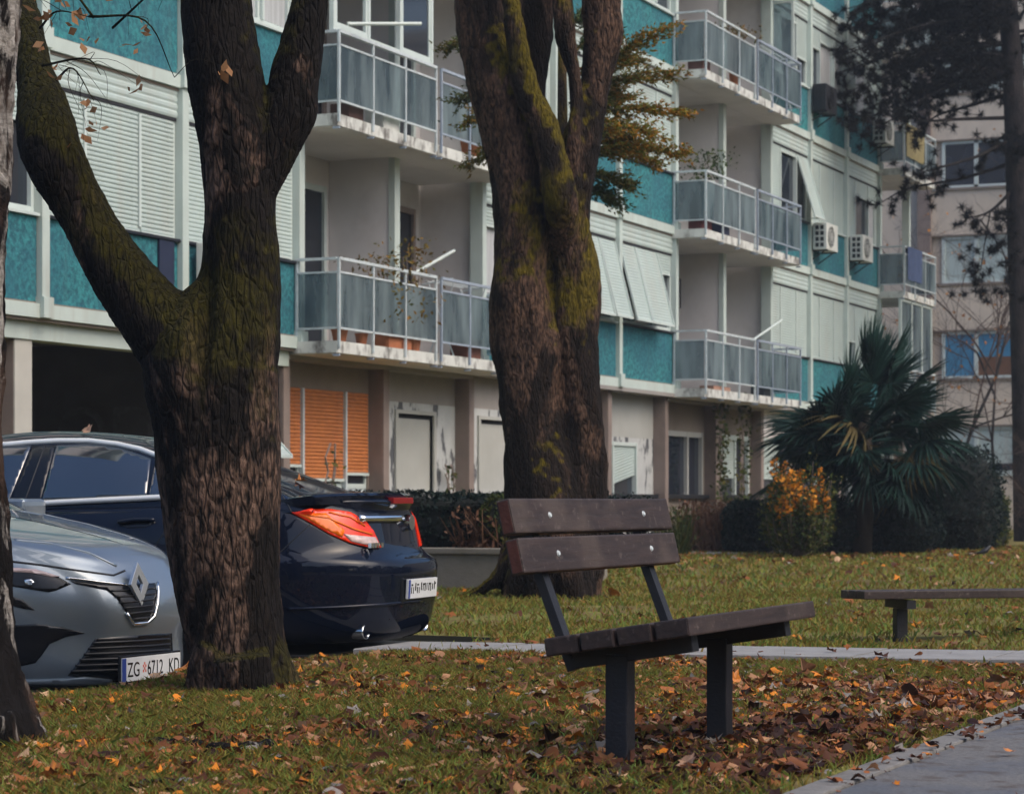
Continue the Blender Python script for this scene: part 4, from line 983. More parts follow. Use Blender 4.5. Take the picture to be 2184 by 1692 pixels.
# orange-berried bush
p = on_ground(1703, 1191); ob = empty('berry_bush', (p.x, p.y, 0)); tag(ob, 'loose bush with orange berries growing in front of the palm', 'bush')
rbb = random.Random(12); stm = MB(); LPt, BPt = [], []
for _ in range(120):
    a_ = rbb.uniform(0, 6.283); rr = .52*math.sqrt(rbb.random()); h_ = rbb.uniform(.55, 1.05)+(.55*rbb.random() if rbb.random() < .55 else 0); h_ *= 1.05-.35*rr
    tip = Vector((rr*math.cos(a_), rr*math.sin(a_), h_)); pts = [Vector((0, 0, 0)), tip*.45+Vector((tip.x*.35, tip.y*.35, 0)), tip]
    cc = [Vector(q[:3]) for q in catmull(pts, 8)]; stm.tube(cc, [.010*(1-.7*i/(len(cc)-1)) for i in range(len(cc))], 4)
    fruit = rbb.random() < .62 and h_ > .75
    for i in range(5, len(cc)):
        for _k in range(8): LPt.append(cc[i]+Vector((rbb.gauss(0, .05), rbb.gauss(0, .05), rbb.gauss(0, .05))))
        if fruit and i > len(cc)-5:
            for _k in range(9): BPt.append(cc[i]+Vector((rbb.gauss(0, .035), rbb.gauss(0, .035), rbb.gauss(0, .03))))
stm.build('stems', M['pillar'], ob); LPt = np.array([tuple(q) for q in LPt]); BPt = np.array([tuple(q) for q in BPt])
v, q = leaf_cloud(len(LPt), lambda m: LPt, .060); tag(npmesh('leaves', v, q, [M['bushgreen']], parent=ob), kind='stuff')
v, q = leaf_cloud(len(BPt), lambda m: BPt, .058, .85); tag(npmesh('berries', v, q, [M['berry']], parent=ob), kind='stuff')
# dry reddish stalks
M['drystalk'] = leaf_mat('dry_stalk', [(.09,.045,.028), (.16,.08,.05), (.22,.13,.08)], .8, .1)
def stalks(name, loc, w, h, n, label, mat, lean=.15):
    o = empty(name, loc); tag(o, label, 'plant')
    P = np.stack([rng.uniform(-w/2, w/2, n), rng.uniform(-.3, .3, n), np.zeros(n)], 1); H = h*(.4+.6*rng.random(n)); L = rng.normal(0, lean, (n, 2))
    Tt = P+np.stack([L[:, 0], L[:, 1], H], 1); a = rng.random(n)*6.28; sd = np.stack([np.cos(a), np.sin(a), 0*a], 1)*.012
    V = np.stack([P-sd, P+sd, Tt+sd*.4, Tt-sd*.4], 1).reshape(-1, 3); npmesh('stalks', V, np.arange(4*n).reshape(n, 4), [mat], parent=o)
    v, q = leaf_cloud(n*2, lambda m: P[rng.integers(0, n, m)]+np.stack([rng.normal(0, .08, m), rng.normal(0, .08, m), h*rng.random(m)], 1), .07, .5); npmesh('dry_leaves', v, q, [mat], parent=o); return o
p = at_depth(1508, 1170, 39.0); stalks('dry_bush', (p.x, p.y, 0), .85, .85, 500, 'reddish brown dry bush beside the dark hedge at the foot of the facade', M['drystalk'])
p = at_depth(1040, 1150, 23.6); stalks('dry_bush', (p.x, p.y+.1, .36), .6, .42, 200, 'brown dry twigs at the right end of the low wall hedge', M['drystalk'])
p = at_depth(1440, 1170, 38.0); stalks('dry_bush', (p.x, p.y, 0), .4, .75, 160, 'dark dry stalks just right of the bench backrest', M['bushgreen'])
# vines climbing between the ground floor windows
def vine(px, y0, y1, n, label, X=X0+.02, sp=.16):
    a = on_x(px, y1, X); o = empty('climbing_vine', (a.x, a.y, 0)); tag(o, label, 'vine', 'climbing vines'); H = on_x(px, y0, X).z
    mb = MB()
    for s in range(3):
        pts = [(.02, random.gauss(0, .05)+.08*(s-1), H*q/9) for q in range(10)]; mb.tube(pts, .012, 5)
    mb.build('stem', M['pillar'], o)
    v, q = leaf_cloud(n, lambda m: np.stack([rng.normal(.06, .05, m), rng.normal(0, sp, m), H*rng.random(m)], 1), .09, .6); npmesh('leaves', v, q, [M['bushgreen']], parent=o)
vine(1535, 860, 1150, 420, 'dark vine climbing the pillar right of the barred ground-floor window')
vine(1580, 840, 1150, 320, 'thinner vine climbing the wall just left of the palm', sp=.24)
vine(955, 990, 1050, 60, 'small green plant sprouting from the ledge under the peeling wall', X0-.2, .1)
vine(705, 945, 1040, 50, 'wispy plant in front of the orange shutters', X0+.2, .12)

# bare twiggy trees on the right
def bare_tree(loc, h, spread, seed, label, leafm=None, nl=0, trunk_r=.05, levels=4, name='bare_tree', first=.25):
    r = random.Random(seed); o = empty(name, loc); tag(o, label, 'tree'); tr = MB(); tw = MB(); L = []
    def grow(p, d, ln, rad, lv):
        n = 4; pts = [p]
        for q in range(n):
            d = (d+Vector((r.gauss(0, .16), r.gauss(0, .16), r.gauss(.03, .1)))).normalized(); pts.append(pts[-1]+d*ln/n)
        (tr if lv == 0 else tw).tube(pts, [rad*(1-.5*i/n) for i in range(n+1)], 7 if lv == 0 else 4)
        if lv >= levels: L.append(pts[-1]); return
        for q in range(5 if lv < levels-1 else 4):
            i = r.randint(1 if lv else 2, n); dd = (d*.7+Vector((r.gauss(0, .8), r.gauss(0, .8), r.gauss(.15, .5)))*spread).normalized(); grow(pts[i], dd, ln*r.uniform(.5, .75), rad*.5, lv+1)
            if lv >= levels-2: L.append(pts[i])
    grow(Vector((0, 0, 0)), Vector((0, 0, 1)), h*first*1.6, trunk_r, 0)
    tr.build('trunk', M['pinebark'], o, smooth=True); tw.build('twigs', M['twig'], o)
    if leafm and nl:
        pk = [L[r.randrange(len(L))] for _ in range(nl)]; P = np.array([tuple(q) for q in pk])+rng.normal(0, .03, (nl, 3)); v, q = leaf_cloud(nl, lambda m: P, .09, .7); npmesh('leaves', v, q, [leafm], parent=o)
M['twig'] = simple('bare_twig', (.075,.050,.040), .9, .2, 8)
M['orangeleaf'] = leaf_mat('orange_autumn_leaf', [(.38,.15,.03), (.50,.22,.05), (.58,.30,.10)], .6, .3)
p = at_depth(2225, 1150, 44); bare_tree((p.x, p.y, 0), 3.9, 1.25, 4, 'bare twiggy bush at the right edge below the pine', M['orangeleaf'], 6, .05, 5, 'bare_bush', .2)
p = at_depth(2022, 1150, 58); bare_tree((p.x, p.y, 0), 8.5, .75, 8, 'slim bare tree with orange leaf remnants before the beige house', M['orangeleaf'], 260, .06, 4, first=.42)
p = at_depth(2120, 1150, 60); bare_tree((p.x, p.y, 0), 8.0, .9, 15, 'second bare tree with few orange leaves near the pine trunk', M['orangeleaf'], 150, .05, 4, first=.36)
p = at_depth(2088, 1145, 50); stalks('weed', (p.x, p.y, 0), .5, .9, 30, 'thin weeds at the foot of the beige house', M['bushgreen'])

# ================================================================== benches
def wood_mat():
    m, nt, b = new_mat('dark_brown_weathered_plank')
    n1 = noise(nt, 7, 6, (6, .7, 6), .6, .3); n2 = noise(nt, 3.5, 5); n3 = noise(nt, 40, 3)
    c = mixcol(nt, ramp(nt, n1, .3, .7), (.018,.011,.010), (.045,.028,.024))
    c = mixcol(nt, ramp(nt, n2, .52, .68, 0, .7), c, (.080,.058,.046))
    c = mixcol(nt, ramp(nt, n3, .60, .72, 0, .55), c, (.16,.125,.11))
    nt.links.new(c, b.inputs['Base Color']); b.inputs['Roughness'].default_value = .55; bump(nt, b, n1, .35, .006); return m
M['wood'] = wood_mat()
M['woodend'] = simple('reddish_end_grain', (.075,.022,.014), .7, .2, 14, .3, 60)
M['dropping'] = simple('pale_spot', (.55,.58,.58), .4, .1, 20)
def plank(name, parent, cx, cz, y0, y1, w, th, ang, ends=True, em='woodend'):
    """plank along Y; w across, th thick; ang = rotation about Y (0: lying flat)"""
    mb = MB().box(-w/2, w/2, y0, y1, -th/2, th/2); o = mb.build(name, M['wood'], parent, bevel=.006)
    o.location = (cx, 0, cz); o.rotation_euler = (0, ang, 0)
    if ends:
        for y in (y0, y1):
            e = MB().box(-w/2+.006, w/2-.006, y-.0015 if y == y0 else y-.001, y+.001 if y == y0 else y+.0015, -th/2+.006, th/2-.006).build('end_grain', M[em], o)
    return o
bx, by = -2.70, 7.62
bn = empty('park_bench', (bx, by, 0)); tag(bn, 'brown wooden park bench with backrest on dark steel posts in the foreground lawn', 'bench')
y0, y1 = -.655, .655; ta = math.atan2(.078, .489)         # seat rises to the front
for q in range(4):
    u = -.243+.0608+q*.1216
    plank('seat_plank', bn, u, .388+(u+.243)*math.tan(ta), y0+random.uniform(-.006, .006), y1+.03+random.uniform(-.006, .006), .113, .058, -ta, em='wood')
for (zc, xc) in ((.797, -.338), (.674, -.308)):
    pk = plank('back_plank', bn, xc, zc, y0-.075, y1+.05, .112, .046, math.radians(90-13))
    for yy in (-.43, .43):
        bo = MB().tube([(0, yy, .0225), (0, yy, .028)], [.011, .007], 10).build('bolt', M['rail'], pk)
for s, yy in ((0, -.487), (1, .487)):
    MB().box(-.037, .037, yy-.037, yy+.037, -.1, .365).build('leg', M['metal'], bn, bevel=.005, loc=(-.05, 0, 0))
    MB().beam((-.20, yy, .342), (.20, yy, .406), .06, .055).build('seat_bearer', M['metal'], bn, bevel=.004)
    mb = MB(); mb.beam((-.205, yy, .31), (-.325, yy, .62), .05, .03, (1, 0, 0)); mb.beam((-.325, yy, .615), (-.375, yy, .835), .05, .03, (1, 0, 0))
    mb.build('back_support', M['metal'], bn)
rb_ = random.Random(2)
sp = MB()
for q in range(26):
    u = rb_.uniform(-.22, .22); yv = rb_.uniform(-.6, .6); z = .388+(u+.243)*math.tan(ta)+.0255
    a = rb_.uniform(.004, .011); sp.tube([(u, yv, z), (u, yv, z+.002)], [a, a*.5], 7)
sp.build('bird_droppings', M['dropping'], bn)
# second bench, low and backless, by the right edge
lg = on_ground(1920, 1366); dirv = Vector((.970*C-.242*S, .970*S+.242*C, 0)); rz = math.atan2(dirv.y, dirv.x)-math.pi/2
b2 = empty('park_bench', (lg.x, lg.y, 0), rz); tag(b2, 'low backless plank bench at the right edge beyond the pale path', 'bench')
for q, u in enumerate((-.13, 0, .13)):
    mb = MB().box(u-.058, u+.058, -.31, 1.65, .255, .305); o = mb.build('seat_plank', M['wood'], b2, bevel=.006)
    o.location = (0, 0, .003*q)
for yy in (0, 1.35):
    MB().box(-.035, .035, yy-.035, yy+.035, -.1, .20).build('leg', M['metal'], b2, bevel=.004)
    MB().box(-.17, .17, yy-.03, yy+.03, .20, .252).build('seat_bearer', M['metal'], b2, bevel=.004)

# low concrete wall with a coping
wl = empty('low_wall', (-9.7, 21.1, 0)); tag(wl, 'low stained concrete wall with a coping under the hedge behind the dark sedan', 'wall')
MB().box(-3.6, .42, -.02, .16, -.1, .33).build('wall', M['concrete'], wl, bevel=.01)
MB().box(-3.6, .45, -.06, .20, .332, .39).build('coping', M['concrete'], wl, bevel=.012)
MB().box(.26, .42, .161, 2.6, -.1, .32).build('side_wall', M['concrete'], wl, bevel=.01)
o = MB().box(-.9, .9, -1.3, 1.3, -.05, .03).build('path', M['pathlight'], loc=(-12.3, 37.2, 0), bevel=.02); o.rotation_euler = (0, 0, -.7); tag(o, kind='structure')

# blackbird on the far lawn
p = on_ground(2098, 1190); bd = empty('blackbird', (p.x, p.y, 0), .6); tag(bd, 'small black bird standing on the far lawn below the clipped shrub', 'bird')
mb = MB(); mb.tube([(-.11, 0, .075), (-.06, 0, .085), (-.01, 0, .10), (.04, 0, .12), (.07, 0, .15), (.085, 0, .17), (.105, 0, .172), (.125, 0, .168)], [.010, .020, .038, .042, .030, .026, .016, .004], 10); mb.build('body', M['blackplastic'], bd, smooth=True)
MB().prism([(-.10, .085), (-.22, .05), (-.22, .065), (-.10, .095)], 'y', -.018, .018).build('tail', M['blackplastic'], bd)
MB().tube([(.120, 0, .168), (.148, 0, .163)], [.006, .001], 6).build('beak', M['berry'], bd)
for s in (-1, 1): MB().tube([(.0, s*.018, .08), (.01, s*.02, .03), (.0, s*.02, .0), (.03, s*.02, .0)], .004, 5).build('leg', M['pillar'], bd)
# ================================================================== cars
def paint(name, col, rough=.22, metal=.0, coat=1.0, spec=.5):
    m, nt, b = new_mat(name); n = noise(nt, 3, 3)
    c = mixcol(nt, ramp(nt, n, .3, .7), tuple(x*.9 for x in col), col); nt.links.new(c, b.inputs['Base Color'])
    b.inputs['Roughness'].default_value = rough; b.inputs['Metallic'].default_value = metal
    b.inputs['Coat Weight'].default_value = coat; b.inputs['Coat Roughness'].default_value = .03; b.inputs['Specular IOR Level'].default_value = spec
    return m
M['navy'] = paint('navy_car_paint', (.005,.008,.018), .4, .0, .75, .0)
M['silver'] = paint('silver_grey_car_paint', (.24,.29,.335), .34, .6)
M['carglass'] = simple('car_glass', (.016,.024,.038), .05, .2, 2, spec=.9); M['carglass'].node_tree.nodes['Principled BSDF'].inputs['IOR'].default_value = 1.9
M['redlens'] = simple('red_tail_lens', (.85,.035,.004), .2, .15, 10, spec=.3, coat=.3); M['brakered'] = simple('dark_red_lens', (.22,.006,.006), .2, .1, 8)
M['amberlens'] = simple('amber_tail_lens', (.95,.17,.004), .2, .2, 14, spec=.3, coat=.3)
M['clearlens'] = simple('clear_tail_lens', (.62,.46,.42), .15, .2, 20, coat=1)
M['platewhite'] = simple('plate_white', (.62,.64,.64), .5, .05, 8)
M['plateblue'] = simple('plate_blue', (.02,.05,.25), .5, .05, 8)
M['platered'] = simple('plate_red', (.55,.10,.06), .5, .05, 8)
M['carblack'] = simple('gloss_black_trim', (.006,.007,.010), .25, .1, 8)

def interp(x, pts):
    xs = [p[0] for p in pts]; ys = [p[1] for p in pts]; return np.interp(x, xs, ys)
def smoothed(x, pts, k=.06):
    return (interp(x-k, pts)+interp(x-k/2, pts)+interp(x, pts)+interp(x+k/2, pts)+interp(x+k, pts))/5
def car_body(name, mat, root, zb, deck, levels, nr, nf, L, N=200):
    """levels: list of (g, near-end offset, far-end offset, half width); near end at u=0, body runs to u=-L"""
    V = []; a = np.linspace(0, 2*np.pi, N, endpoint=False)
    ca, sa = np.cos(a), np.sin(a); e = np.where(ca > 0, 2/nr, 2/nf)
    ex = np.sign(ca)*np.abs(ca)**e; ey = np.sign(sa)*np.abs(sa)**(e)
    rings = []
    for (g, o0, o1, W) in levels:
        xn, xf = -o0, -L+o1; xm = (xn+xf)/2; hx = (xn-xf)/2
        x = xm+hx*ex; y = W*ey; z = zb+(deck(x)-zb)*g; rings.append(np.stack([x, y, z], 1))
    g, o0, o1, W = levels[-1]; xn, xf = -o0, -L+o1; xm = (xn+xf)/2; hx = (xn-xf)/2
    for (s, sx, cr) in ((.97, .994, .010), (.9, .985, .022), (.75, .97, .036), (.5, .95, .048), (.25, .94, .053), (.02, .935, .055)):
        x = xm+hx*ex*sx; y = W*ey*s; rings.append(np.stack([x, y, deck(x)+cr], 1))
    nrg = len(rings); V = np.concatenate(rings); i = np.arange(nrg-1)[:, None]*N; j = np.arange(N)[None, :]
    Q = np.stack([i+j, i+(j+1) % N, i+N+(j+1) % N, i+N+j], -1).reshape(-1, 4)
    return V, Q
def greenhouse(roof, zb, W0, W1, u0, u1, NX=90, NS=40, n1=2.6):
    us = np.linspace(u0, u1, NX); rings = []
    th_ = np.linspace(0, np.pi, NS)
    for u in us:
        h = max(.005, roof(-u)-zb); c, s = np.cos(th_), np.sin(th_)
        zz = h*np.abs(s)**(2/2.3); tumble = np.clip(zz/.46, 0, 1.05)
        W = W0(-u)*(1-W1*tumble**1.25)
        y = np.sign(c)*np.abs(c)**(2/5.0)*W; rings.append(np.stack([np.full(NS, u), y, zb+zz], 1))
    V = np.concatenate(rings); i = np.arange(NX-1)[:, None]*NS; j = np.arange(NS-1)[None, :]
    Q = np.stack([i+j, i+j+1, i+NS+j+1, i+NS+j], -1).reshape(-1, 4); return V, Q
class Car:
    def __init__(s, root): s.root = root; s.V = []; s.Q = []; s.n = 0
    def add(s, V, Q): s.V.append(np.asarray(V, float)); s.Q.append(Q+s.n); s.n += len(V)
    def bvh(s):
        s.mat = Matrix.Translation(s.root.location) @ Matrix.Rotation(s.root.rotation_euler.z, 4, 'Z'); s.inv = s.mat.inverted()
        V = np.concatenate(s.V) @ np.array(s.mat.to_3x3()).T+np.array(s.root.location); Q = np.concatenate(s.Q)
        s.tree = BVHTree.FromPolygons([tuple(v) for v in V], [tuple(int(k) for k in q) for q in Q])
    def hit(s, px, py):
        d = (at_depth(px, py, 10)-Vector((0, 0, CAMZ))).normalized(); h = s.tree.ray_cast(Vector((0, 0, CAMZ)), d)
        if h[0] is None:
            # slide towards the silhouette
            for k in range(1, 60):
                for (ax, ay) in ((0, k), (-k, 0), (k, 0), (0, -k)):
                    d = (at_depth(px+ax, py+ay, 10)-Vector((0, 0, CAMZ))).normalized(); h = s.tree.ray_cast(Vector((0, 0, CAMZ)), d)
                    if h[0] is not None: break
                if h[0] is not None: break
        n = h[1] if h[1].dot(d) < 0 else -h[1]
        return h[0], n
    def patch(s, poly, name, mat, off=.004, skirt=.02, step=7, parent=None, mirror=False, flat=0.0):
        P = []
        for i in range(len(poly)):
            a, b = Vector(poly[i]), Vector(poly[(i+1) % len(poly)]); n = max(1, int((b-a).length/step)); P += [a+(b-a)*q/n for q in range(n)]
        nb = len(P); xs = [p.x for p in P]; ys = [p.y for p in P]
        def inside(x, y):
            c = False; j = nb-1
            for i in range(nb):
                if (ys[i] > y) != (ys[j] > y) and x < (xs[j]-xs[i])*(y-ys[i])/(ys[j]-ys[i])+xs[i]: c = not c
                j = i
            return c
        x = min(xs)+step
        pts = list(P)
        while x < max(xs):
            y = min(ys)+step
            while y < max(ys):
                if inside(x, y) and min((p.x-x)**2+(p.y-y)**2 for p in P) > (step*.5)**2: pts.append(Vector((x, y)))
                y += step
            x += step
        r = delaunay_2d_cdt([Vector((p[0], p[1])) for p in pts], [(i, (i+1) % nb) for i in range(nb)], [list(range(nb))], 1, 1e-5)
        v2, fs, orig = r[0], r[2], r[3]
        base = Vector(s.root.location); V3, N3 = [], []
        for v in v2:
            h, n = s.hit(v.x, v.y); n = (s.inv.to_3x3() @ n); V3.append(s.inv @ h+n*off); N3.append(n)
        F_ = [tuple(f) for f in fs]
        ed = {}
        for f in F_:
            for i in range(len(f)): k = (f[i], f[(i+1) % len(f)]); ed[k] = 1
        bnd = [k for k in ed if (k[1], k[0]) not in ed]; low = {}
        for a, b in bnd:
            for k in (a, b):
                if k not in low: low[k] = len(V3); V3.append(V3[k]-N3[k]*skirt)
        F_ += [(a, low[a], low[b], b) for a, b in bnd]
        o = pydata(name, V3, F_, mat, parent or s.root, smooth=False)
        for p_ in o.data.polygons: p_.use_smooth = len(p_.vertices) == 3
        if mirror:
            pydata(name, [(v[0], -v[1], v[2]) for v in V3], [tuple(reversed(f)) for f in F_], mat, parent or s.root)
        return o
    def line(s, pts, name, mat, r=.003, off=.001, parent=None, mirror=False, step=8, n=6):
        P = []; base = Vector(s.root.location)
        for i in range(len(pts)-1):
            a, b = Vector(pts[i]), Vector(pts[i+1]); k = max(1, int((b-a).length/step)); P += [a+(b-a)*q/k for q in range(k)]
        P.append(Vector(pts[-1])); W = []
        for p in P:
            h, nn_ = s.hit(p.x, p.y); W.append(s.inv @ h+(s.inv.to_3x3() @ nn_)*off)
        o = MB().tube(W, r, n).build(name, mat, parent or s.root, smooth=True)
        if mirror: MB().tube([(w.x, -w.y, w.z) for w in W], r, n).build(name, mat, parent or s.root, smooth=True)
        return o
def wheel(root, u, y, r, side, rim=.76, spokes=5):
    w = empty('wheel', (u, y, r), 0, root)
    prof = [(r*rim, -.10), (r*.93, -.105), (r, -.08), (r*1.0, .08), (r*.93, .105), (r*rim, .10)]; V = []; F_ = []; n = 40
    for (rr, yy) in prof: V += [(rr*math.cos(2*math.pi*j/n), yy, rr*math.sin(2*math.pi*j/n)) for j in range(n)]
    for a in range(len(prof)-1):
        for j in range(n): F_.append((a*n+j, a*n+(j+1) % n, (a+1)*n+(j+1) % n, (a+1)*n+j))
    pydata('tyre', V, F_, M['rubber'], w, smooth=True)
    mb = MB(); ring = [(r*rim*.97*math.cos(2*math.pi*q/36), side*.09, r*rim*.97*math.sin(2*math.pi*q/36)) for q in range(37)]; mb.tube(ring, .016, 8, False)
    for q in range(spokes):
        a = 2*math.pi*q/spokes+.3; mb.beam((.03*math.cos(a), side*.075, .03*math.sin(a)), (r*rim*.95*math.cos(a), side*.085, r*rim*.95*math.sin(a)), .05, .03, (0, 1, 0))
    mb.tube([(0, side*.04, 0), (0, side*.095, 0)], .045, 12); mb.build('rim', M['chrome'], w, smooth=False)
    mb = MB(); mb.prism([(r*rim*math.cos(2*math.pi*q/30), r*rim*math.sin(2*math.pi*q/30)) for q in range(30)], 'y', side*.0, side*.03); mb.build('brake_disc', M['blackplastic'], w)
    return w
def text_mesh(body, size, mat, parent, loc, rot, name='lettering', extrude=.001, sx=1.0, align='LEFT'):
    fc = bpy.data.curves.new(name, 'FONT'); fc.body = body; fc.size = size; fc.extrude = extrude; fc.align_x = align
    t = bpy.data.objects.new('t', fc); COL.objects.link(t); dg = bpy.context.evaluated_depsgraph_get(); me = bpy.data.meshes.new_from_object(t.evaluated_get(dg))
    bpy.data.objects.remove(t); me.materials.clear(); o = link_mesh(name, me, mat, parent); o.location = loc; o.rotation_euler = rot; o.scale = (sx, 1, 1); return o

# ------------------------------------------------------------------ dark sedan, tail towards the lawn
ROAD = -.22
sd = empty('parked_sedan', (-6.14, 12.70, ROAD), math.radians(5)); tag(sd, 'dark navy parked sedan with an orange-red tail light and rear spoiler behind the forked trunk', 'car', 'cars parked by the lawn')
car = Car(sd)
deckpts = [(-.2, 1.02), (0, 1.045), (.12, 1.06), (.35, 1.065), (.7, 1.055), (1.2, 1.03), (3.3, 1.0), (3.6, .97), (4.1, .89), (4.5, .80), (4.75, .70), (4.9, .62)]
deck = lambda x: smoothed(-x, deckpts, .08)
levels = []
revp = [(.26, .16), (.29, .09), (.33, .05), (.45, .015), (.60, .005), (.68, .0), (.715, .012), (.735, .05), (.77, .105), (.85, .125), (.95, .15), (1.0, .165), (1.03, .15), (1.045, .13)]
wp = [(.26, .82), (.29, .87), (.35, .905), (.5, .925), (.66, .935), (.74, .932), (.80, .925), (.87, .92), (.93, .905), (.98, .875), (1.02, .84), (1.045, .80)]
for z in (.26, .27, .29, .31, .34, .40, .48, .56, .63, .68, .70, .715, .73, .75, .78, .82, .86, .90, .94, .97, 1.0, 1.02, 1.035, 1.045):
    levels.append(((z-.26)/(1.045-.26), float(interp(z, revp)), float(interp(z, revp))*.6+.02, float(smoothed(z, wp, .02))))
Vb, Qb = car_body('body', None, sd, .26, deck, levels, 3.3, 3.0, 4.83)
car.add(Vb, Qb)
roofpts = [(.40, 1.04), (.55, 1.095), (.8, 1.19), (1.05, 1.285), (1.3, 1.365), (1.6, 1.435), (1.9, 1.475), (2.2, 1.49), (2.5, 1.485), (2.8, 1.44), (3.1, 1.33), (3.4, 1.16), (3.7, .99)]
roof = lambda x: smoothed(x, roofpts, .12)
Vg, Qg = greenhouse(roof, 1.0, lambda x: interp(x, [(.4, .66), (.9, .76), (1.6, .80), (2.6, .81), (3.4, .78), (3.7, .74)]), .24, -.40, -3.68)
car.add(Vg, Qg); car.bvh()
npmesh('body', Vb, Qb, [M['navy']], parent=sd, smooth=True); npmesh('cabin', Vg, Qg, [M['navy']], parent=sd, smooth=True)
GL = M['carglass']
car.patch([(121,951),(190,946),(250,954),(322,978),(312,1056),(200,1061),(90,1067)], 'window', GL, .004, .015, mirror=True)
car.patch([(-80,962),(-20,953),(67,950),(17,1073),(-110,1080)], 'window', GL, .004, .015, mirror=True)
car.patch([(333,983),(390,1012),(430,1050),(345,1056),(318,1056)], 'window', GL, .004, .015, mirror=True)
car.patch([(71,950),(117,951),(86,1067),(21,1073)], 'door_pillar', M['carblack'], .002, .01, mirror=True)
car.line([(96,949),(51,1074)], 'door_seam', M['blackplastic'], .004, .002, mirror=True)
car.line([(-110,958),(-40,948),(12,949),(60,944.5),(120,941),(190,941),(250,948),(300,959),(335,972),(395,1002),(440,1040),(452,1055)], 'window_chrome', M['satin'], .019, .003, mirror=True)
car.line([(-110,1082),(12,1077),(100,1073),(200,1068),(345,1061),(452,1057)], 'belt_chrome', M['satin'], .018, .006, mirror=True)
car.line([(345,1063),(362,1100),(353,1131),(316,1186),(300,1260),(290,1330)], 'door_seam', M['blackplastic'], .0035, .0, mirror=True)
car.line([(51,1074),(40,1180),(40,1330)], 'door_seam', M['blackplastic'], .0035, .0, mirror=True)
car.line([(586,1031),(608,1065),(622,1092)], 'boot_seam', M['blackplastic'], .004, .0, mirror=True)
car.line([(661,1118),(594,1180)], 'bumper_seam', M['blackplastic'], .003, .0, mirror=True)
car.patch([(252,1117),(275,1108),(310,1107),(333,1113),(310,1124),(275,1126)], 'handle_recess', M['carblack'], .001, .004, 5, mirror=True)
car.line([(254,1116),(290,1111),(331,1111)], 'door_handle', M['navy'], .013, .016, mirror=True)
tl = car.patch([(622,1094),(660,1087),(705,1086.5),(746,1093),(777,1111),(794,1132),(810,1168),(781,1166),(746,1158),(702,1139),(660,1114)], 'tail_light', M['redlens'], .012, .03, 6, mirror=True)
car.patch([(731,1139),(797,1146),(806,1164),(777,1162),(747,1155)], 'reversing_lens', M['clearlens'], .016, .01, 6, parent=tl)
car.patch([(634,1097),(694,1096),(733,1132),(728,1146),(694,1130),(660,1110)], 'indicator_lens', M['amberlens'], .015, .01, 6, parent=tl)
car.line([(655,1100),(700,1106),(750,1128),(790,1140)], 'lens_rib', M['amberlens'], .006, .014, parent=tl)
car.line([(700,1094),(745,1104),(775,1122)], 'lens_rib', M['amberlens'], .005, .014, parent=tl)
# boot spoiler, brake light, chrome bar, badge
spv = MB(); NY = 24
for q in range(NY+1):
    y = -.66+1.32*q/NY; e = 1-abs(y/.66)**6; cu = -.13-.24*(abs(y)/.66)**2.2
    rows = [(-.36+cu, 1.060), (-.16+cu, 1.080+.012*e), (-.04+cu, 1.096+.016*e), (-.012+cu, 1.086+.012*e), (-.03+cu, 1.045), (-.36+cu, 1.02)]
    spv.V += [(u, y, z) for u, z in rows]
for q in range(NY):
    for r_ in range(6): a = q*6; spv.F.append((a+r_, a+(r_+1) % 6, a+6+(r_+1) % 6, a+6+r_))
spv.F += [tuple(range(6)), tuple(NY*6+k for k in reversed(range(6)))]
spv.build('spoiler', M['navy'], sd, smooth=False)
MB().box(-.03, .005, -.16, .16, 1.062, 1.098).build('brake_light', M['brakered'], sd, bevel=.004, loc=(-.125, .03, -.012))
mb = MB(); pts = [(-.135-.12*(abs(y)/.6)**2.2, y, .965) for y in np.linspace(-.46, .03, 12)]; mb.tube(pts, .022, 10); mb.build('boot_chrome', M['chrome'], sd, smooth=True)
MB().tube([(-.14, .13, .94), (-.105, .13, .94)], [.05, .045], 20).build('emblem', M['chrome'], sd)
mb = MB()
for q in range(4): mb.box(-.145, -.125, -.46+q*.05, -.425+q*.05, .80, .828)
mb.build('badge', M['chrome'], sd)
# plate with unreadable strokes, lower valance, exhausts
pl_ = MB().box(-.004, .012, -.235, .235, -.056, .056).build('number_plate', M['platewhite'], sd, bevel=.003, loc=(.0, .0, .56))
pl_.rotation_euler = (0, .06, 0)
mb = MB(); rr_ = random.Random(4)
for q in range(13):
    y = -.19+q*.031; z = rr_.uniform(-.030, -.010); mb.box(.0125, .0135, y, y+rr_.uniform(.010, .016), z, z+rr_.uniform(.03, .05))
    if q % 3 == 0: mb.box(.0125, .0134, y, y+.028, .018, .028)
mb.build('worn_lettering', M['carblack'], pl_); MB().box(.0125, .0135, -.233, -.203, -.054, .054).build('blue_band', M['plateblue'], pl_)
MB().box(-.06, -.012, -.28, .28, .47, .64).build('plate_recess', M['carblack'], sd, bevel=.02)
car.line([(613,1298),(720,1294),(819,1288),(900,1280)], 'bumper_crease', M['navy'], .010, .001)
for yy in (-.50, .44):
    mb = MB(); ring = []
    for (u, r_) in ((-.25, .040), (.0, .042), (.012, .044), (.012, .036), (-.20, .034)): ring.append((u, r_))
    n = 18; V = []; F_ = []
    for (u, r_) in ring: V += [(u, r_*1.3*math.cos(2*math.pi*j/n), r_*math.sin(2*math.pi*j/n)) for j in range(n)]
    for a in range(len(ring)-1):
        for j in range(n): F_.append((a*n+j, a*n+(j+1) % n, (a+1)*n+(j+1) % n, (a+1)*n+j))
    pydata('exhaust_tip', V, F_, M['chrome'], sd, smooth=True, loc=(-.16, yy+.02, .325))
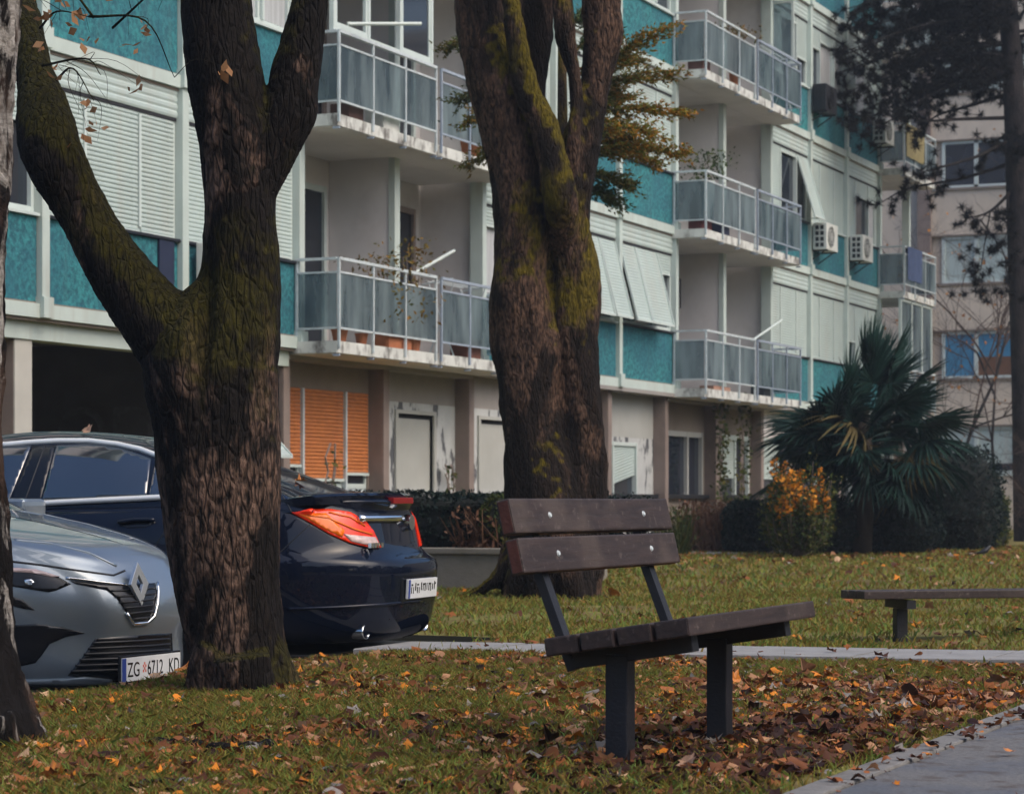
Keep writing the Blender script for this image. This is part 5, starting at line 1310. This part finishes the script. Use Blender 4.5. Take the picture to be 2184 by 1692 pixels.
for (u, s) in ((-1.02, -1), (-1.02, 1), (-3.76, -1), (-3.76, 1)):
    y = s*.86; 
    ar = MB().prism([(u+.40*math.cos(2*math.pi*q/36), .34+.40*math.sin(2*math.pi*q/36)) for q in range(36)], 'y', s*.80, s*.942); ar.build('wheel_arch', M['blackplastic'], sd)
    wheel(sd, u, s*.885, .335, s)
MB().box(-4.4, -.35, -.78, .78, .14, .20).build('underbody', M['blackplastic'], sd)
for s in (-1, 1):
    mb = MB(); mb.tube([(-3.0, s*.80, 1.05), (-2.98, s*.95, 1.07)], .03, 8); mb.build('mirror_arm', M['navy'], sd)
    m_ = MB().box(-3.10, -2.92, s*1.0-.10, s*1.0+.10, 1.02, 1.17).build('door_mirror', M['navy'], sd, bevel=.04, seg=3)

# ------------------------------------------------------------------ silver hatchback, nose towards the lawn
sv = empty('parked_hatchback', (-6.22, 10.02, ROAD)); tag(sv, 'silver grey hatchback with a diamond badge parked nose to the lawn at the left', 'car', 'cars parked by the lawn')
car2 = Car(sv)
dk2 = [(-.2, .66), (0, .70), (.06, .735), (.15, .775), (.3, .82), (.5, .865), (.8, .92), (1.1, .965), (1.35, 1.0), (3.9, 1.02), (4.05, .95)]
deck2 = lambda x: smoothed(-x, dk2, .07)
rv2 = [(.16, .10), (.20, .04), (.26, .012), (.34, .02), (.40, .03), (.46, .012), (.54, .0), (.60, .006), (.65, .025), (.69, .05), (.72, .085), (.74, .11)]
wp2 = [(.16, .74), (.20, .80), (.28, .845), (.4, .875), (.55, .885), (.65, .875), (.70, .86), (.74, .82)]
lv2 = []
for z in (.16, .18, .20, .23, .26, .30, .34, .38, .42, .46, .50, .54, .57, .60, .63, .66, .68, .70, .715, .73, .74):
    lv2.append(((z-.16)/(.74-.16), float(smoothed(z, rv2, .015)), .05, float(smoothed(z, wp2, .02))))
Vb, Qb = car_body('body', None, sv, .16, deck2, lv2, 2.5, 4.0, 4.05); car2.add(Vb, Qb)
rf2 = [(.98, .95), (1.15, 1.0), (1.5, 1.17), (1.9, 1.34), (2.2, 1.415), (2.6, 1.44), (3.2, 1.40), (3.6, 1.30), (3.85, 1.12), (3.98, 1.0)]
Vg, Qg = greenhouse(lambda x: smoothed(x, rf2, .1), .955, lambda x: interp(x, [(.9, .66), (1.3, .74), (2, .80), (3, .79), (4, .70)]), .22, -1.0, -3.97); car2.add(Vg, Qg); car2.bvh()
npmesh('body', Vb, Qb, [M['silver']], parent=sv, smooth=True); npmesh('cabin', Vg, Qg, [M['carglass']], parent=sv, smooth=True)
BK = M['blackplastic']; CK = M['carblack']
car2.line([(20,1196),(87,1204),(160,1215),(242,1226),(266,1216)], 'bonnet_seam', BK, .006, -.001)
car2.line([(30,1150),(110,1158),(190,1178),(248,1206)], 'bonnet_crease', M['silver'], .010, -.003)
hl = car2.patch([(12,1212),(40,1212),(76,1216),(125,1230),(151,1245),(121,1258),(104,1262),(28,1250),(8,1246)], 'headlight', CK, .006, .02, 6, mirror=True)
car2.patch([(20,1210),(76,1214),(127,1229),(110,1231),(70,1222),(20,1219)], 'running_light', M['clearlens'], .009, .006, 6, parent=hl)
car2.patch([(52,1236),(66,1234),(74,1241),(66,1248),(54,1246)], 'lamp', M['chrome'], .009, .004, 4, parent=hl)
car2.line([(140,1232),(200,1239),(268,1247)], 'grille_chrome', M['chrome'], .007, .004)
car2.patch([(150,1238),(230,1246),(268,1247),(329,1243),(334,1262),(326,1312),(310,1325),(285,1327),(265,1299),(250,1276),(228,1258),(160,1244)], 'grille', CK, .004, .015, 6)
for k in range(6):
    y = 1258+k*12; car2.line([(236+k*9, y+2), (290, y), (330-k*1.5, y-4)], 'grille_bar', M['blackplastic'], .005, .006)
car2.line([(334,1243),(335.5,1262),(334,1285),(327,1313),(312,1327),(283,1329),(268,1306)], 'grille_surround', M['chrome'], .009, .006)
car2.patch([(32,1332),(76,1329),(130,1336),(181,1349),(140,1357),(106,1372),(90,1395),(76,1412),(36,1421),(20,1380)], 'side_intake', CK, .003, .02, 6, mirror=True)
car2.patch([(24,1270),(49,1279),(74,1300),(50,1297),(24,1290)], 'fog_recess', CK, .003, .008, 5, mirror=True)
car2.patch([(203,1361),(250,1356),(300,1353),(340,1350),(366,1349),(368,1400),(350,1440),(300,1452),(246,1453),(144,1440),(172,1405)], 'lower_grille', CK, .003, .02, 7)
for k in range(6):
    y = 1370+k*12; car2.line([(196-k*9, y), (260, y-3), (300, y-5), (360, y-9)], 'grille_bar', M['blackplastic'], .006, .006)
car2.patch([(40,1448),(140,1445),(180,1441),(238,1447),(238,1455),(140,1459),(45,1458)], 'chin_strip', M['silver'], .012, .015, 6)
car2.patch([(20,1459),(140,1460),(240,1456),(330,1450),(330,1480),(140,1490),(20,1490)], 'valance', CK, .006, .02, 8)
# diamond emblem
h, n = car2.hit(288, 1248); c0 = h-Vector(sv.location)+n*.015
em = MB(); out = [(0, .105), (.078, 0), (0, -.105), (-.078, 0)]; inn = [(0, .045), (.030, 0), (0, -.045), (-.030, 0)]
for pts, uu in ((out, .0), (out, .016), (inn, .016), (inn, .0)): em.V += [(uu, y, z) for y, z in pts]
for a in range(3):
    for j in range(4): em.F.append((a*4+j, a*4+(j+1) % 4, a*4+4+(j+1) % 4, a*4+4+j))
eo = em.build('emblem', simple('emblem_chrome', (.72,.74,.74), .28, .03, 3, metal=.7), sv, bevel=.002, loc=c0); eo.rotation_euler = (0, -.12, 0)
# number plate
h, n = car2.hit(306, 1436); c0 = h-Vector(sv.location)
pb_ = MB().box(-.006, .006, -.27, .27, -.066, .066).build('plate_holder', CK, sv, bevel=.003, loc=(max(.005, c0.x+.03), c0.y, .275))
np_ = MB().box(.006, .011, -.26, .26, -.056, .056).build('number_plate', M['platewhite'], pb_, bevel=.002)
MB().box(.0112, .0118, -.258, -.222, -.054, .054).build('blue_band', M['plateblue'], pb_)
R_ = (math.pi/2, 0, math.pi/2)
text_mesh('ZG', .098, M['carblack'], pb_, (.0115, -.213, -.035), R_, sx=.80)
text_mesh('6712', .098, M['carblack'], pb_, (.0115, -.040, -.035), R_, sx=.72)
text_mesh('KD', .098, M['carblack'], pb_, (.0115, .150, -.035), R_, sx=.72)
mb = MB()
for a in range(3):
    for b_ in range(4):
        if (a+b_) % 2 == 0: mb.box(.0112, .0119, -.078+a*.010, -.068+a*.010, -.02+b_*.012, -.008+b_*.012)
mb.build('crest', M['platered'], pb_)
for (u, s) in ((-.82, -1), (-.82, 1), (-3.40, -1), (-3.40, 1)):
    MB().prism([(u+.36*math.cos(2*math.pi*q/36), .31+.36*math.sin(2*math.pi*q/36)) for q in range(36)], 'y', s*.76, s*.897).build('wheel_arch', M['blackplastic'], sv); wheel(sv, u, s*.83, .31, s)
MB().box(-3.8, -.3, -.72, .72, .12, .18).build('underbody', M['blackplastic'], sv)
for s in (-1, 1): MB().box(-1.62, -1.42, s*.98-.11, s*.98+.11, .94, 1.08).build('door_mirror', M['silver'], sv, bevel=.04, seg=3)
text_mesh('HLOD', .95, GRAFFITI, B, Vector((-18.45, K(2)-.064, 1.35))-B.location, (math.pi/2, 0, 0), 'graffiti', .002)
# ================================================================== grass, fallen leaves, sticks
def in_view(P, margin=60):
    d = -S*P[:, 0]+C*P[:, 1]; r = C*P[:, 0]+S*P[:, 1]; px = 1092+FPX*r/np.maximum(d, .1); py = HY+FPX*(CAMZ-P[:, 2])/np.maximum(d, .1)
    return (d > 3) & (px > -margin) & (px < 2184+margin) & (py < 1692+margin*1.5), d, px, py
def lawn_zs(P2):
    Q = np.stack([P2[:, 0]*1.3, P2[:, 1]*1.3, P2[:, 0]*0], 1); return .02*vnoise(Q, 3)+.01*vnoise(Q*3.1, 5)
def scatter(n, x0, x1, y0, y1, keep):
    P = np.stack([rng.uniform(x0, x1, n), rng.uniform(y0, y1, n), np.zeros(n)], 1)
    P[:, 2] = np.where(P[:, 1] < 30, lawn_zs(P), 0)
    ok = in_view(P)[0] & ~((P[:, 0] > -2.05) & (P[:, 0] < .4)) & ~((P[:, 0] < LX) & (P[:, 1] < LY))
    yc = 12.28+.13*(P[:, 0]+6.6); onp = (np.abs(P[:, 1]-yc) < .37) & (P[:, 0] > -6.7); ok &= ~(onp & (rng.random(n) < (.985 if n > 60000 else .72))); P[:, 2] = np.where(onp, .03, P[:, 2])
    ok &= P[:, 0] > -13.6
    P = P[ok]; return P[rng.random(len(P)) < keep(P)]
def leafy(P):          # how thick the litter lies, 0..1
    a = .5+.5*vnoise(P*np.array([.9, .9, 0])+3.3, 21); b = .5+.5*vnoise(P*np.array([2.6, 2.6, 0]), 22)
    k = .55*a+.45*b
    near = np.exp(-((P[:, 0]+2.35)/.75)**2)*(P[:, 1] < 10.5)          # drift along the footpath and under the bench
    base = np.where(P[:, 1] > 12.9, .11, .36)-.12*(P[:, 0] < -5.7)
    return np.clip(base+1.1*(k-.42)*np.where(P[:, 1] > 12.9, .35, 1.0)+.38*near, .02, 1)
M['grass'] = leaf_mat('grass_blade', [(.22,.12,.04), (.27,.21,.045), (.23,.27,.05), (.13,.25,.06)], .6, .3)
def blades(P, h, w):
    n = len(P); a = rng.random(n)*6.283; sd = np.stack([np.cos(a), np.sin(a), 0*a], 1)*w*(.6+.8*rng.random(n))[:, None]
    H = h*(.45+.8*rng.random(n)); L = rng.normal(0, .65, (n, 2))*H[:, None]
    Tp = P+np.stack([L[:, 0], L[:, 1], H], 1); Md = P+np.stack([L[:, 0]*.35, L[:, 1]*.35, H*.6], 1)
    V = np.stack([P-sd, P+sd, Md+sd*.8, Tp, Md-sd*.8], 1).reshape(-1, 3); Q = np.arange(5*n).reshape(n, 5); return V, Q
gk = lambda P: np.clip(1.05-leafy(P)*1.0, .08, 1)*np.clip(.65+.6*vnoise(P*np.array([1.7, 1.7, 0]), 31), .15, 1)
G1 = scatter(300000, -6, -2.0, 5.6, 12.3, gk); G2 = scatter(110000, -12, 3, 12.2, 22, gk); G3 = scatter(60000, -14, 9, 22, 44, lambda P: np.full(len(P), .8))
G1 = G1[np.hypot(G1[:, 0]+2.75, (G1[:, 1]-7.05)) > .13]; G1 = G1[np.hypot(G1[:, 0]+2.75, (G1[:, 1]-8.02)) > .13]
Va, Qa = blades(G1, .041, .0030); Vb_, Qb_ = blades(G2, .045, .006); Vc, Qc = blades(G3, .06, .012)
go = npmesh('grass', np.concatenate([Va, Vb_, Vc]), np.concatenate([Qa, Qb_+len(Va), Qc+len(Va)+len(Vb_)]), [M['grass']])
tag(go, 'short ragged grass growing over the lawn', 'grass', kind='stuff')

def leaf_shape(seed, n=11):
    r = random.Random(seed); V = [(0, 0, 0)]; k = 5; nk = r.uniform(.6, .92)
    for q in range(2*k+1):
        a = math.pi*(-.78+1.56*q/(2*k))+math.pi/2; rad = (1.0 if q % 2 == 0 else nk)*r.uniform(.75, 1.1)*(1-.25*abs(q/(2*k)-.5))
        V.append((rad*math.cos(a)*.5, rad*math.sin(a)*.5, 0))
    V.append((0, -.16, 0)); cu = r.uniform(.2, 1.6); tw = r.uniform(-.5, .5); ax = r.uniform(0, 3.14); W = []
    for (x, y, z) in V:
        u = x*math.cos(ax)+y*math.sin(ax); v = -x*math.sin(ax)+y*math.cos(ax)
        W.append((x, y, cu*u*u*1.3+tw*u*v+r.uniform(-.04, .04)))
    F_ = [(0, i, i+1) for i in range(1, len(V)-1)]+[(0, len(V)-1, 1)]
    return np.array(W), F_
SH = [leaf_shape(s) for s in range(8)]
def litter(P, size, zoff=.012):
    n = len(P); Vs, Fs, Cs, nb_ = [], [], [], 0; kind = rng.integers(0, 8, n)
    PAL = np.array([(.030,.014,.011), (.075,.030,.017), (.13,.050,.022), (.24,.085,.028), (.32,.17,.09), (.50,.17,.02), (.20,.18,.16), (.42,.27,.16)])
    drift = np.exp(-((P[:, 0]+2.5)/.55)**2)*(P[:, 1] < 9.0)
    w0 = np.array([.08,.16,.22,.24,.13,.09,.04,.04]); w1 = np.array([.38,.30,.16,.08,.04,.01,.02,.01]); u_ = rng.random(n)
    cum = np.cumsum(w0[None]*(1-drift[:, None])+w1[None]*drift[:, None], 1); ci = (u_[:, None] > cum).sum(1).clip(0, 7); COLR = PAL[ci]*(.85+.7*rng.random(n))[:, None]
    for k in range(8):
        idx = np.where(kind == k)[0]; m = len(idx)
        if not m: continue
        W, F_ = SH[k]; sz = size*(.4+1.0*rng.random(m)**1.6); az = rng.random(m)*6.283; tx, ty = rng.normal(0, .26, m), rng.normal(0, .26, m)
        L = W[None]*sz[:, None, None]; flip = np.where(rng.random(m) < .5, -1, 1)[:, None]; L[:, :, 2] *= flip
        c, s = np.cos(tx)[:, None], np.sin(tx)[:, None]; y = L[:, :, 1]*c-L[:, :, 2]*s; z = L[:, :, 1]*s+L[:, :, 2]*c; x = L[:, :, 0]
        c, s = np.cos(ty)[:, None], np.sin(ty)[:, None]; x, z = x*c+z*s, -x*s+z*c
        c, s = np.cos(az)[:, None], np.sin(az)[:, None]; x, y = x*c-y*s, x*s+y*c
        z = z-z.min(1, keepdims=True)*.6+zoff*rng.random(m)[:, None]*1.2
        V = np.stack([x, y, z], -1)+P[idx][:, None, :]; q = np.array(F_)
        Fs.append((q[None]+(np.arange(m)*len(W))[:, None, None]+nb_).reshape(-1, 3)); Vs.append(V.reshape(-1, 3)); nb_ += m*len(W); Cs.append(np.repeat(np.concatenate([COLR[idx], np.ones((m, 1))], 1), len(W), 0))
    return np.concatenate(Vs), np.concatenate(Fs), np.concatenate(Cs)
def leaf_palette(name, cols, rough=.5): return leaf_mat(name, cols, rough, .15, attr=True)
M['litter'] = leaf_palette('leaf_litter', [(.035,.016,.012), (.11,.040,.020), (.24,.085,.028), (.34,.17,.085), (.40,.15,.03), (.16,.13,.12)])
Lf = scatter(64000, -6, -2.12, 5.6, 12.3, leafy); Lg = scatter(14000, -12, 3, 12.3, 24, lambda P: leafy(P)*.8); Lh = scatter(16000, -13, 9, 24, 44, lambda P: np.clip((P[:, 1]-27)/12, .06, .8))
ed = np.stack([rng.uniform(-2.15, -1.9, 260), rng.uniform(5.5, 13, 260), np.full(260, .018)], 1); ed = ed[in_view(ed)[0]]
on = np.stack([rng.uniform(-1.95, .2, 130), rng.uniform(5.8, 13, 130), np.full(130, .018)], 1); on = on[in_view(on)[0]]
_, dF, pxF, pyF = in_view(Lf); order = np.argsort(dF); 
V1, F1, C1 = litter(Lf[order[230:]], .066); V2, F2, C2 = litter(Lg, .09); V3, F3, C3 = litter(Lh, .11); V4, F4, C4 = litter(np.concatenate([ed, on]), .055, .002)
o = npmesh('leaf_litter', np.concatenate([V1, V2, V3, V4]), np.concatenate([F1, F2+len(V1), F3+len(V1)+len(V2), F4+len(V1)+len(V2)+len(V3)]), [M['litter']], color=np.concatenate([C1, C2, C3, C4]))
tag(o, 'brown fallen leaves lying thick over the grass', 'leaves', kind='stuff')
# the leaves nearest the camera, one by one
LM = {'brown': simple('brown_leaf', (.16,.066,.032), .5, .3, 40), 'tan': simple('tan_leaf', (.36,.21,.13), .55, .25, 40), 'dark': simple('dark_wet_leaf', (.035,.019,.014), .35, .3, 40), 'orange': simple('orange_leaf', (.52,.18,.025), .5, .2, 40), 'grey': simple('pale_grey_leaf', (.22,.20,.19), .6, .2, 40)}
LL = {'brown': 'one of the curled brown leaves lying on the foreground lawn', 'tan': 'one of the pale tan leaves lying on the foreground lawn', 'dark': 'one of the dark wet leaves lying on the foreground lawn', 'grey': 'one of the pale grey leaves lying on the foreground lawn', 'orange': 'one of the bright orange leaves lying on the foreground lawn'}
leafmesh = {}
def leaf_me(k, c):
    if (k, c) not in leafmesh:
        W, F_ = SH[k]; me = bpy.data.meshes.new('fallen_leaf'); me.from_pydata([tuple(v) for v in W], [], F_); me.materials.append(LM[c]); me.update(); leafmesh[(k, c)] = me
    return leafmesh[(k, c)]
rl = random.Random(33)
def put_leaf(p, size, c, label, group, tilt=.35):
    o = bpy.data.objects.new('fallen_leaf', leaf_me(rl.randrange(8), c)); COL.objects.link(o); o.location = p; o.rotation_euler = (rl.gauss(0, tilt), rl.gauss(0, tilt), rl.uniform(0, 6.28)); o.scale = (size,)*3
    tag(o, label, 'leaf', group); return o
for i in order[:230]:
    c = rl.choices(['brown', 'tan', 'dark', 'grey', 'orange'], [.46, .22, .18, .07, .07])[0]
    zn = 'beside the birch roots' if pxF[i] < 300 else 'in front of the forked trunk' if pxF[i] < 700 else 'left of the front bench post' if pxF[i] < 1150 else 'in front of the bench' if pxF[i] < 1550 else 'between the bench and the footpath'
    lb = {'brown': 'curled brown leaf', 'tan': 'pale tan leaf', 'dark': 'dark wet leaf', 'grey': 'pale grey leaf', 'orange': 'bright orange leaf'}[c]
    put_leaf((Lf[i][0], Lf[i][1], Lf[i][2]+.024), rl.uniform(.055, .10), c, lb+' lying on the grass '+zn, c+' leaves '+zn)
for (px, py, sz, c, lb) in ((1955,1520,.13,'orange','big orange leaf lying on the lawn above the footpath'), (1935,1500,.11,'dark','dark red leaf touching the big orange leaf above the footpath'), (1715,1448,.15,'tan','large pale tan leaf right of the bench posts'), (1772,1458,.08,'orange','small orange leaf beside the large pale tan leaf'),
    (1568,1462,.10,'orange','orange leaf against the rear bench post'), (2020,1384,.12,'orange','orange leaf on the pale path near the right edge'), (2120,1470,.14,'tan','curled tan leaf by the right edge of the lawn'), (110,1665,.10,'orange','yellow-orange leaf in the bottom left corner'), (1305,1276,.16,'orange','orange leaf at the foot of the double-stemmed tree'), (1462,1660,.09,'tan','pale yellow leaf on the dark litter right of the front bench post'),
    (395,1445,.12,'orange','orange leaf leaning on the forked trunk beside the number plate'), (1170,1590,.12,'dark','dark curled leaf standing left of the front bench post'), (1800,1440,.10,'tan','tan leaf on the greener grass under the bench end')):
    p = on_ground(px, py); p.z = lawn_z(p.x, p.y)+.035; put_leaf(p, sz, c, lb, None, .6)
for (px, py, sz, c, lb) in ((1985,1597,.06,'orange','small yellow leaf lying on the paved footpath'), (1790,1606,.05,'orange','orange leaf on the edging of the footpath'), (2155,1607,.06,'orange','orange leaf on the footpath at the right edge')):
    p = on_ground(px, py, .02); p.z = .03; put_leaf(p, sz, c, lb, None, .15)
for (px, py, lb, cr) in ((184,921,'pale curled leaf lying on the roof of the dark sedan', car),):
    h, n = cr.hit(px, py+3); put_leaf(h+Vector((0, 0, .02)), .10, 'tan', lb, None, .2)
h, n = car.hit(640, 1028); put_leaf(h+n*.012, .09, 'orange', 'small orange leaf on the boot lid of the dark sedan', None, .15)
# sticks
def stick(pts, r, label, mat, name='broken_branch', d=None):
    W = [on_ground(a, b) for a, b in pts]; base = W[0].copy(); 
    P = [Vector((w.x-base.x, w.y-base.y, lawn_z(w.x, w.y)+r*1.0)) for w in W]; P = [Vector(q[:3]) for q in catmull(P, 5)]; base.z = 0
    n = len(P); o = MB().tube(P, [r*(1+.25*math.sin(i*1.7))*(1 if 0 < i < n-1 else .7) for i in range(n)], 9).build(name, mat, smooth=True, loc=base); tag(o, label, 'branch'); return o
stick([(320,1596),(390,1590),(440,1600),(520,1598),(582,1590)], .020, 'broken birch branch with white and black bark on the left lawn', M['birchlog'] if 'birchlog' in M else M['birch'])
stick([(1010,1678),(1090,1672),(1180,1668),(1285,1652)], .012, 'dark fallen stick left of the front bench post', M['bark'])
stick([(300,1690),(352,1684),(420,1688)], .016, 'short pale stick at the bottom edge of the lawn', M['birch'])
stick([(560,1690),(620,1676),(690,1672)], .014, 'mossy grey stick at the bottom edge right of the short pale one', M['bark2'])
stick([(640,1688),(720,1690),(800,1680)], .009, 'thin twig at the bottom edge between two leaves', M['bark'])
# ================================================================== unseen tree mass behind and right of the camera, added to darken reflections
nw = 26000; Pw = np.stack([rng.uniform(15, 21, nw), rng.uniform(-45, 70, nw), rng.random(nw)**.8*9.0], 1); keepw = (vnoise(Pw*np.array([.3, .3, .35]), 41) > -.25+.08*(Pw[:, 2]-5)); Pw = Pw[keepw]
vw, qw = leaf_cloud(len(Pw), lambda m: Pw, .75, .7); tag(npmesh('added_tree_mass', vw, qw, [M['hedgeleaf']]), 'unseen dark tree mass added to darken the reflections in the cars', 'wood', kind='stuff')
# ================================================================== thin autumn haze
hz = MB().box(-62, 62, -62, 142, -1.6, 26).build('haze', None); hm = bpy.data.materials.new('thin_haze'); hm.use_nodes = True; hn = hm.node_tree; hn.nodes.clear()
ho = hn.nodes.new('ShaderNodeOutputMaterial'); hv = hn.nodes.new('ShaderNodeVolumePrincipled'); hv.inputs['Density'].default_value = .0009; hv.inputs['Color'].default_value = (.75,.87,1.0,1); hv.inputs['Anisotropy'].default_value = .2
hn.links.new(hv.outputs[0], ho.inputs['Volume']); hz.data.materials.append(hm); tag(hz, 'thin pale haze filling the air between the trees', 'haze', kind='stuff')
